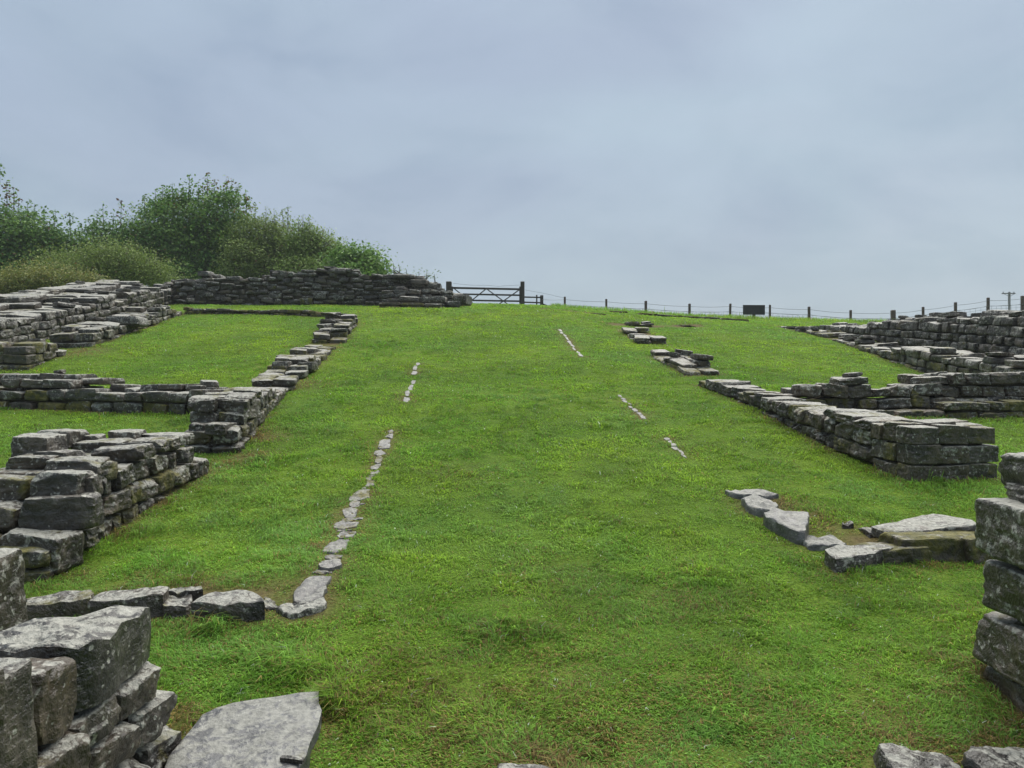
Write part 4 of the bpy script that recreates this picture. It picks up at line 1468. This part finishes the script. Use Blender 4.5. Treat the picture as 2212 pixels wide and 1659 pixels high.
tree('elder_bush', 'small bright leafy bush at the right end of the trees', 'bush', 26.5,
     [(790, 575, 36, 34), (750, 570, 34, 40), (770, 595, 50, 22), (812, 580, 15, 24)], 7000, (0.08, 0.14), ((0.070, 0.130, 0.036), (0.145, 0.210, 0.060)), None,
     [(733, 515, 560, 0), (760, 525, 565, 0), (785, 535, 570, 0), (800, 540, 575, 0), (815, 545, 580, 0)], spread=0.26)
tree('scrub_bush', 'soft pale green scrub in front of the dark sycamore', 'bush', 24.5,
     [(245, 578, 46, 40), (180, 594, 48, 28), (300, 590, 42, 34), (120, 586, 36, 36), (345, 600, 34, 28), (212, 562, 22, 30), (275, 560, 22, 28), (150, 575, 20, 24)], 26000, (0.04, 0.075), ((0.085, 0.118, 0.036), (0.160, 0.185, 0.058)), (0.14, 0.10, 0.05), [(random.uniform(90, 350), random.uniform(535, 575), 600, 0) for _ in range(26)], spread=0.34)
tree('bracken_clump', 'russet brown bracken behind the broad rear wall at far left', 'bracken', 20,
     [(125, 612, 44, 24), (70, 618, 34, 26), (20, 624, 40, 20), (-20, 622, 40, 30), (180, 614, 34, 18), (95, 600, 18, 20), (40, 604, 16, 18)], 18000, (0.035, 0.07), ((0.085, 0.108, 0.036), (0.175, 0.155, 0.056)), (0.19, 0.11, 0.04), [(random.uniform(-30, 200), random.uniform(572, 605), 625, 0) for _ in range(34)], spread=0.27)
tree('thorn_sprig', 'wispy thorn sprigs rising above the hilltop wall left of the gate', 'bush', 22.5,
     [(860, 590, 16, 12), (922, 600, 14, 8)], 110, (0.04, 0.07), ((0.07, 0.10, 0.03), (0.12, 0.15, 0.05)), None,
     [(850, 568, 600, 0), (862, 572, 600, 0), (878, 582, 600, 0), (905, 586, 606, 0), (922, 588, 608, 0), (938, 592, 610, 0)], spread=0.12, clump=(6, 14))


# ------------------------------------------------------------------ grass
def clearance(x, y, walls=True):
    """distance to the nearest stonework; negative inside it"""
    best = np.full(x.shape, 9.0)
    for (p0, d, L, n, th) in (FOOT if walls else []):
        s = (x - p0.x) * d.x + (y - p0.y) * d.y
        m = (x - p0.x) * n.x + (y - p0.y) * n.y
        ds = np.maximum(-s, s - L); dm = np.maximum(-m, m - th)
        outd = np.hypot(np.maximum(ds, 0), np.maximum(dm, 0))
        ins = np.minimum(np.maximum(ds, dm), 0)
        best = np.minimum(best, outd + ins)
    for A in POLYS:
        lo, hi = A.min(0) - 0.3, A.max(0) + 0.3
        k = np.nonzero((x > lo[0]) & (x < hi[0]) & (y > lo[1]) & (y < hi[1]))[0]
        if not len(k):
            continue
        px, py = x[k], y[k]
        inside = np.zeros(len(k), bool)
        dist = np.full(len(k), 9.0)
        for a, b in zip(A, np.roll(A, -1, 0)):
            c = (a[1] > py) != (b[1] > py)
            with np.errstate(divide='ignore', invalid='ignore'):
                xi = (b[0] - a[0]) * (py - a[1]) / (b[1] - a[1]) + a[0]
            inside ^= c & (px < xi)
            e = b - a
            t = np.clip(((px - a[0]) * e[0] + (py - a[1]) * e[1]) / max(e @ e, 1e-9), 0, 1)
            dist = np.minimum(dist, np.hypot(px - a[0] - e[0] * t, py - a[1] - e[1] * t))
        best[k] = np.minimum(best[k], np.where(inside, -dist, dist))
    return best


def turf_tone(x, y):
    """colour of the sward: patches of moss green, yellow green, blue green, and worn straw"""
    a = fbm(x * 0.45, y * 0.45, seed=21, octv=3)
    b = fbm(x * 1.5, y * 1.5, seed=33, octv=3)
    c = fbm(x * 0.8 + 9, y * 0.8, seed=51, octv=2)
    return a, b, c


DRY = [(1690, 1090, 0.13, 1), (1750, 1110, 0.14, 1), (1790, 1140, 0.15, 1), (1830, 1160, 0.15, 1), (1880, 1165, 0.12, 1), (1960, 1215, 0.15, .7), (370, 1575, 0.10, 1), (390, 1545, 0.08, 1), (700, 1560, 0.06, .8),
       (575, 945, 0.22, 1), (540, 985, 0.2, 1), (480, 1000, 0.25, .8), (2150, 1480, 0.2, .9), (2050, 1540, 0.25, .5), (1900, 1560, 0.3, .4), (1600, 1500, 0.35, .35), (1350, 1580, 0.3, .35), (1250, 1450, 0.35, .3), (1050, 1560, 0.3, .3),
       (1750, 1640, 0.3, .45), (900, 1480, 0.25, .3), (1000, 1020, 0.3, .3), (600, 1270, 0.12, .9), (430, 1262, 0.12, .8), (300, 1255, 0.12, .8), (690, 1180, 0.08, .9), (150, 1250, 0.12, .8), (250, 1160, 0.10, .8), (350, 1090, 0.1, .8),
       (720, 1300, 0.06, .9), (165, 760, 0.5, .9), (700, 750, 0.4, .8), (660, 830, 0.3, .7), (1610, 870, 0.15, .7), (1200, 1250, 0.3, .25), (1500, 1300, 0.3, .3), (1990, 1650, 0.2, .8), (2140, 1640, 0.2, .8), (1150, 1655, 0.15, .7)]
TUFTS = [(2075, 1420, 0.14), (640, 1440, 0.16), (690, 1425, 0.10), (2010, 1045, 0.2), (1930, 1030, 0.15), (880, 672, 0.5), (940, 672, 0.4), (1850, 1235, 0.12), (470, 1340, 0.15), (1110, 1370, 0.12),
         (1325, 925, 0.2), (560, 1000, 0.2), (1650, 905, 0.15), (300, 1150, 0.12), (1500, 1240, 0.15), (730, 1520, 0.1), (820, 745, 0.35), (1290, 1690, 0.2), (430, 905, 0.2)]


def build_grass(NB=1150000):
    d = np.exp(rng.uniform(math.log(1.9), math.log(31.0), NB))
    x = rng.uniform(-0.80, 0.80, NB) * d
    y = d
    cl = clearance(x, y)
    pcl = clearance(x, y, False)
    keep = (cl > -0.005) & (pcl > -0.004)
    edge = np.exp(-np.maximum(cl, 0) / 0.07)
    pedge = np.exp(-np.maximum(pcl, 0) / 0.06)
    # rough unmown grass along the fence at the crest
    m_ = NB // 40
    y[:m_] = rng.uniform(27.5, 33.5, m_)
    x[:m_] = rng.uniform(1.5, 19, m_)
    d[:m_] = y[:m_]
    rank = np.zeros(NB)
    rank[:m_] = 1
    cl[:m_] = 9.0
    pcl[:m_] = 9.0
    keep[:m_] = True
    edge[:m_] = 0
    pedge[:m_] = 0
    tuft = np.zeros(NB)
    for (u, vv, r) in TUFTS:
        px, py = P(u, vv)
        tuft = np.maximum(tuft, np.exp(-((x - px) ** 2 + (y - py) ** 2) / r ** 2))
    dry = np.zeros(NB)
    for (u, vv, r, k) in DRY:
        px, py = P(u, vv)
        dry = np.maximum(dry, k * np.exp(-((x - px) ** 2 + (y - py) ** 2) / r ** 2))
    dry *= np.clip(0.75 + 0.9 * fbm(x * 8, y * 8, seed=140, octv=2), 0, 1.2)
    a, b, c = turf_tone(x, y)
    # thin, worn ground right against the stones in places
    worn = edge * np.clip(0.6 + 1.2 * fbm(x * 3, y * 3, seed=77, octv=2), 0, 1)
    trod = np.exp(-((y - 2.2) / 1.3) ** 2) * np.clip(0.35 + fbm(x * 0.9, y * 0.9, seed=81, octv=2), 0, 1)
    keep &= rng.random(NB) > 0.55 * worn * (d < 14)
    keep &= rng.random(NB) > 0.25 * dry
    gaps = fbm(x * 7, y * 7, seed=123, octv=2)
    keep &= rng.random(NB) > 1.3 * np.clip(-0.45 - gaps, 0, 0.5)
    x, y, d, cl, edge, a, b, c, worn, trod, tuft, pedge, dry, rank = (q[keep] for q in (x, y, d, cl, edge, a, b, c, worn, trod, tuft, pedge, dry, rank))
    n = len(x)
    hmod = np.clip(1.0 + 0.6 * fbm(x * 6, y * 6, seed=91, octv=3), 0.4, 1.8)
    ln = (0.024 + 0.0003 * d) * hmod * rng.uniform(0.6, 1.35, n) * (1 + 0.8 * edge * (worn < 0.5) * (d < 9)) * (1 - 0.45 * pedge)
    ln *= 1 + 1.4 * tuft
    ln = np.where(rank > 0, rng.uniform(0.05, 0.30, n) ** 1.3, ln)
    long = rng.random(n) < 0.012
    ln[long] *= 1.8
    wd = np.maximum(0.0042, 0.00115 * d) * rng.uniform(0.7, 1.3, n)
    wd = np.where(rank > 0, wd * 0.45, wd)
    # neighbouring blades lie the same way
    th = 2.6 * fbm(x * 3.0, y * 3.0, seed=64, octv=2) * 2 + rng.normal(0, 0.9, n)
    lean = np.clip(rng.normal(1.7, 0.6, n), 0.3, 3.2)
    lean = np.where(rank > 0, lean * 0.35, lean)
    dirx, diry = np.cos(th) * lean, np.sin(th) * lean
    z = G(x, y) - 0.004
    up = 1.0 / np.sqrt(1 + lean ** 2)
    rth = th + math.pi / 2 + rng.normal(0, 0.45, n)
    wx, wy = np.cos(rth) * wd * 0.5, np.sin(rth) * wd * 0.5
    B = np.stack([x, y, z], 1)
    D = np.stack([dirx * up, diry * up, up], 1)
    Wv = np.stack([wx, wy, np.zeros(n)], 1)
    mid = B + np.array([0, 0, 1.0]) * (ln * 0.5)[:, None] * 0.75 + D * (ln * 0.5)[:, None] * 0.35
    tip = B + D * ln[:, None]
    V = np.stack([B, mid + Wv, mid - Wv, tip], 1).reshape(-1, 3)
    i = np.arange(n)[:, None] * 4
    F3 = np.concatenate([i + np.array([[0, 1, 2]]), i + np.array([[2, 1, 3]])])
    # colour of each blade
    def cc(*v): return np.array(v)[None]
    g0, g1, g2, g3 = cc(0.190, 0.350, 0.036), cc(0.262, 0.402, 0.038), cc(0.122, 0.278, 0.036), cc(0.185, 0.355, 0.075)
    ra = np.clip(0.5 + 1.0 * a + rng.normal(0, 0.25, n), 0, 1)[:, None]
    rbb = np.clip(0.25 + 1.0 * b + rng.normal(0, 0.2, n), 0, 1)[:, None]
    rc = np.clip(-0.1 + 1.1 * c + rng.normal(0, 0.2, n), 0, 1)[:, None]
    col = g0 * (1 - ra) + g1 * ra
    col = col * (1 - rbb * 0.7) + g2 * rbb * 0.7
    col = col * (1 - rc * 0.7) + g3 * rc * 0.7
    straw = rng.random(n) < 0.04 + 0.45 * worn + 0.30 * trod + 0.75 * dry
    scol = cc(0.27, 0.205, 0.075) * rng.uniform(0.55, 1.25, n)[:, None]
    col = np.where(straw[:, None], scol, col)
    mot = fbm(x * 2.4, y * 2.4, seed=211, octv=3)
    col = col * np.clip(1 + 0.18 * mot, 0.6, 1.5)[:, None]
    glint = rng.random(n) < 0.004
    col = np.where(glint[:, None], cc(0.52, 0.58, 0.46), col)  # a few pale blades: dew sparkle painted as blade colour
    col *= (rng.uniform(0.66, 1.38, n) * np.where((d < 7) & (rng.random(n) < 0.25), rng.uniform(0.9, 1.5, n), 1.0))[:, None]
    me = mesh_np('grass', V, [F3], np.repeat(col, 4, 0))
    o = link_obj('grass', me, M_GRASS)
    o['kind'] = 'stuff'
    tag(o, 'short wet mown grass covering the whole hillside', 'grass')
    # the turf under it: bare earth shows where the sward is worn
    gm = bpy.data.objects['ground'].data
    co = np.empty(len(gm.vertices) * 3, np.float32)
    gm.vertices.foreach_get('co', co)
    co = co.reshape(-1, 3).astype(float)
    cl = np.full(len(co), 9.0)
    k = (np.abs(co[:, 0]) < 15) & (co[:, 1] > -2) & (co[:, 1] < 38)
    cl[k] = clearance(co[k, 0], co[k, 1])
    bare = np.exp(-np.maximum(cl, 0) / 0.05) * np.clip(0.75 + fbm(co[:, 0] * 3, co[:, 1] * 3, seed=77, octv=2), 0, 1)
    for (u, vv, r, kk) in DRY:
        px, py = P(u, vv)
        bare = np.maximum(bare, 0.8 * kk * np.exp(-((co[:, 0] - px) ** 2 + (co[:, 1] - py) ** 2) / r ** 2))
    at_ = gm.attributes.new('bare', 'FLOAT', 'POINT')
    at_.data.foreach_set('value', bare.astype(np.float32))
    print('grass blades', n)


build_grass()


# ------------------------------------------------------------------ thin drizzle haze
def build_haze():
    x0, x1, y0, y1, z0, z1 = -160, 160, -60, 170, -30.0, 30.0
    V = [(x, y, z) for z in (z0, z1) for y in (y0, y1) for x in (x0, x1)]
    F = [(0, 2, 3, 1), (4, 5, 7, 6), (0, 1, 5, 4), (2, 6, 7, 3), (0, 4, 6, 2), (1, 3, 7, 5)]
    me = bpy.data.meshes.new('haze')
    me.from_pydata(V, [], F)
    me.update()
    t = NT('drizzle_haze')
    pv = t.node('ShaderNodeVolumePrincipled')
    pv.inputs['Color'].default_value = (0.90, 0.94, 1.0, 1)
    pv.inputs['Density'].default_value = HAZE
    t.link(pv.outputs['Volume'], t.out.inputs['Volume'])
    o = link_obj('haze', me, t.m)
    o['kind'] = 'stuff'


HAZE = 0.0010
build_haze()
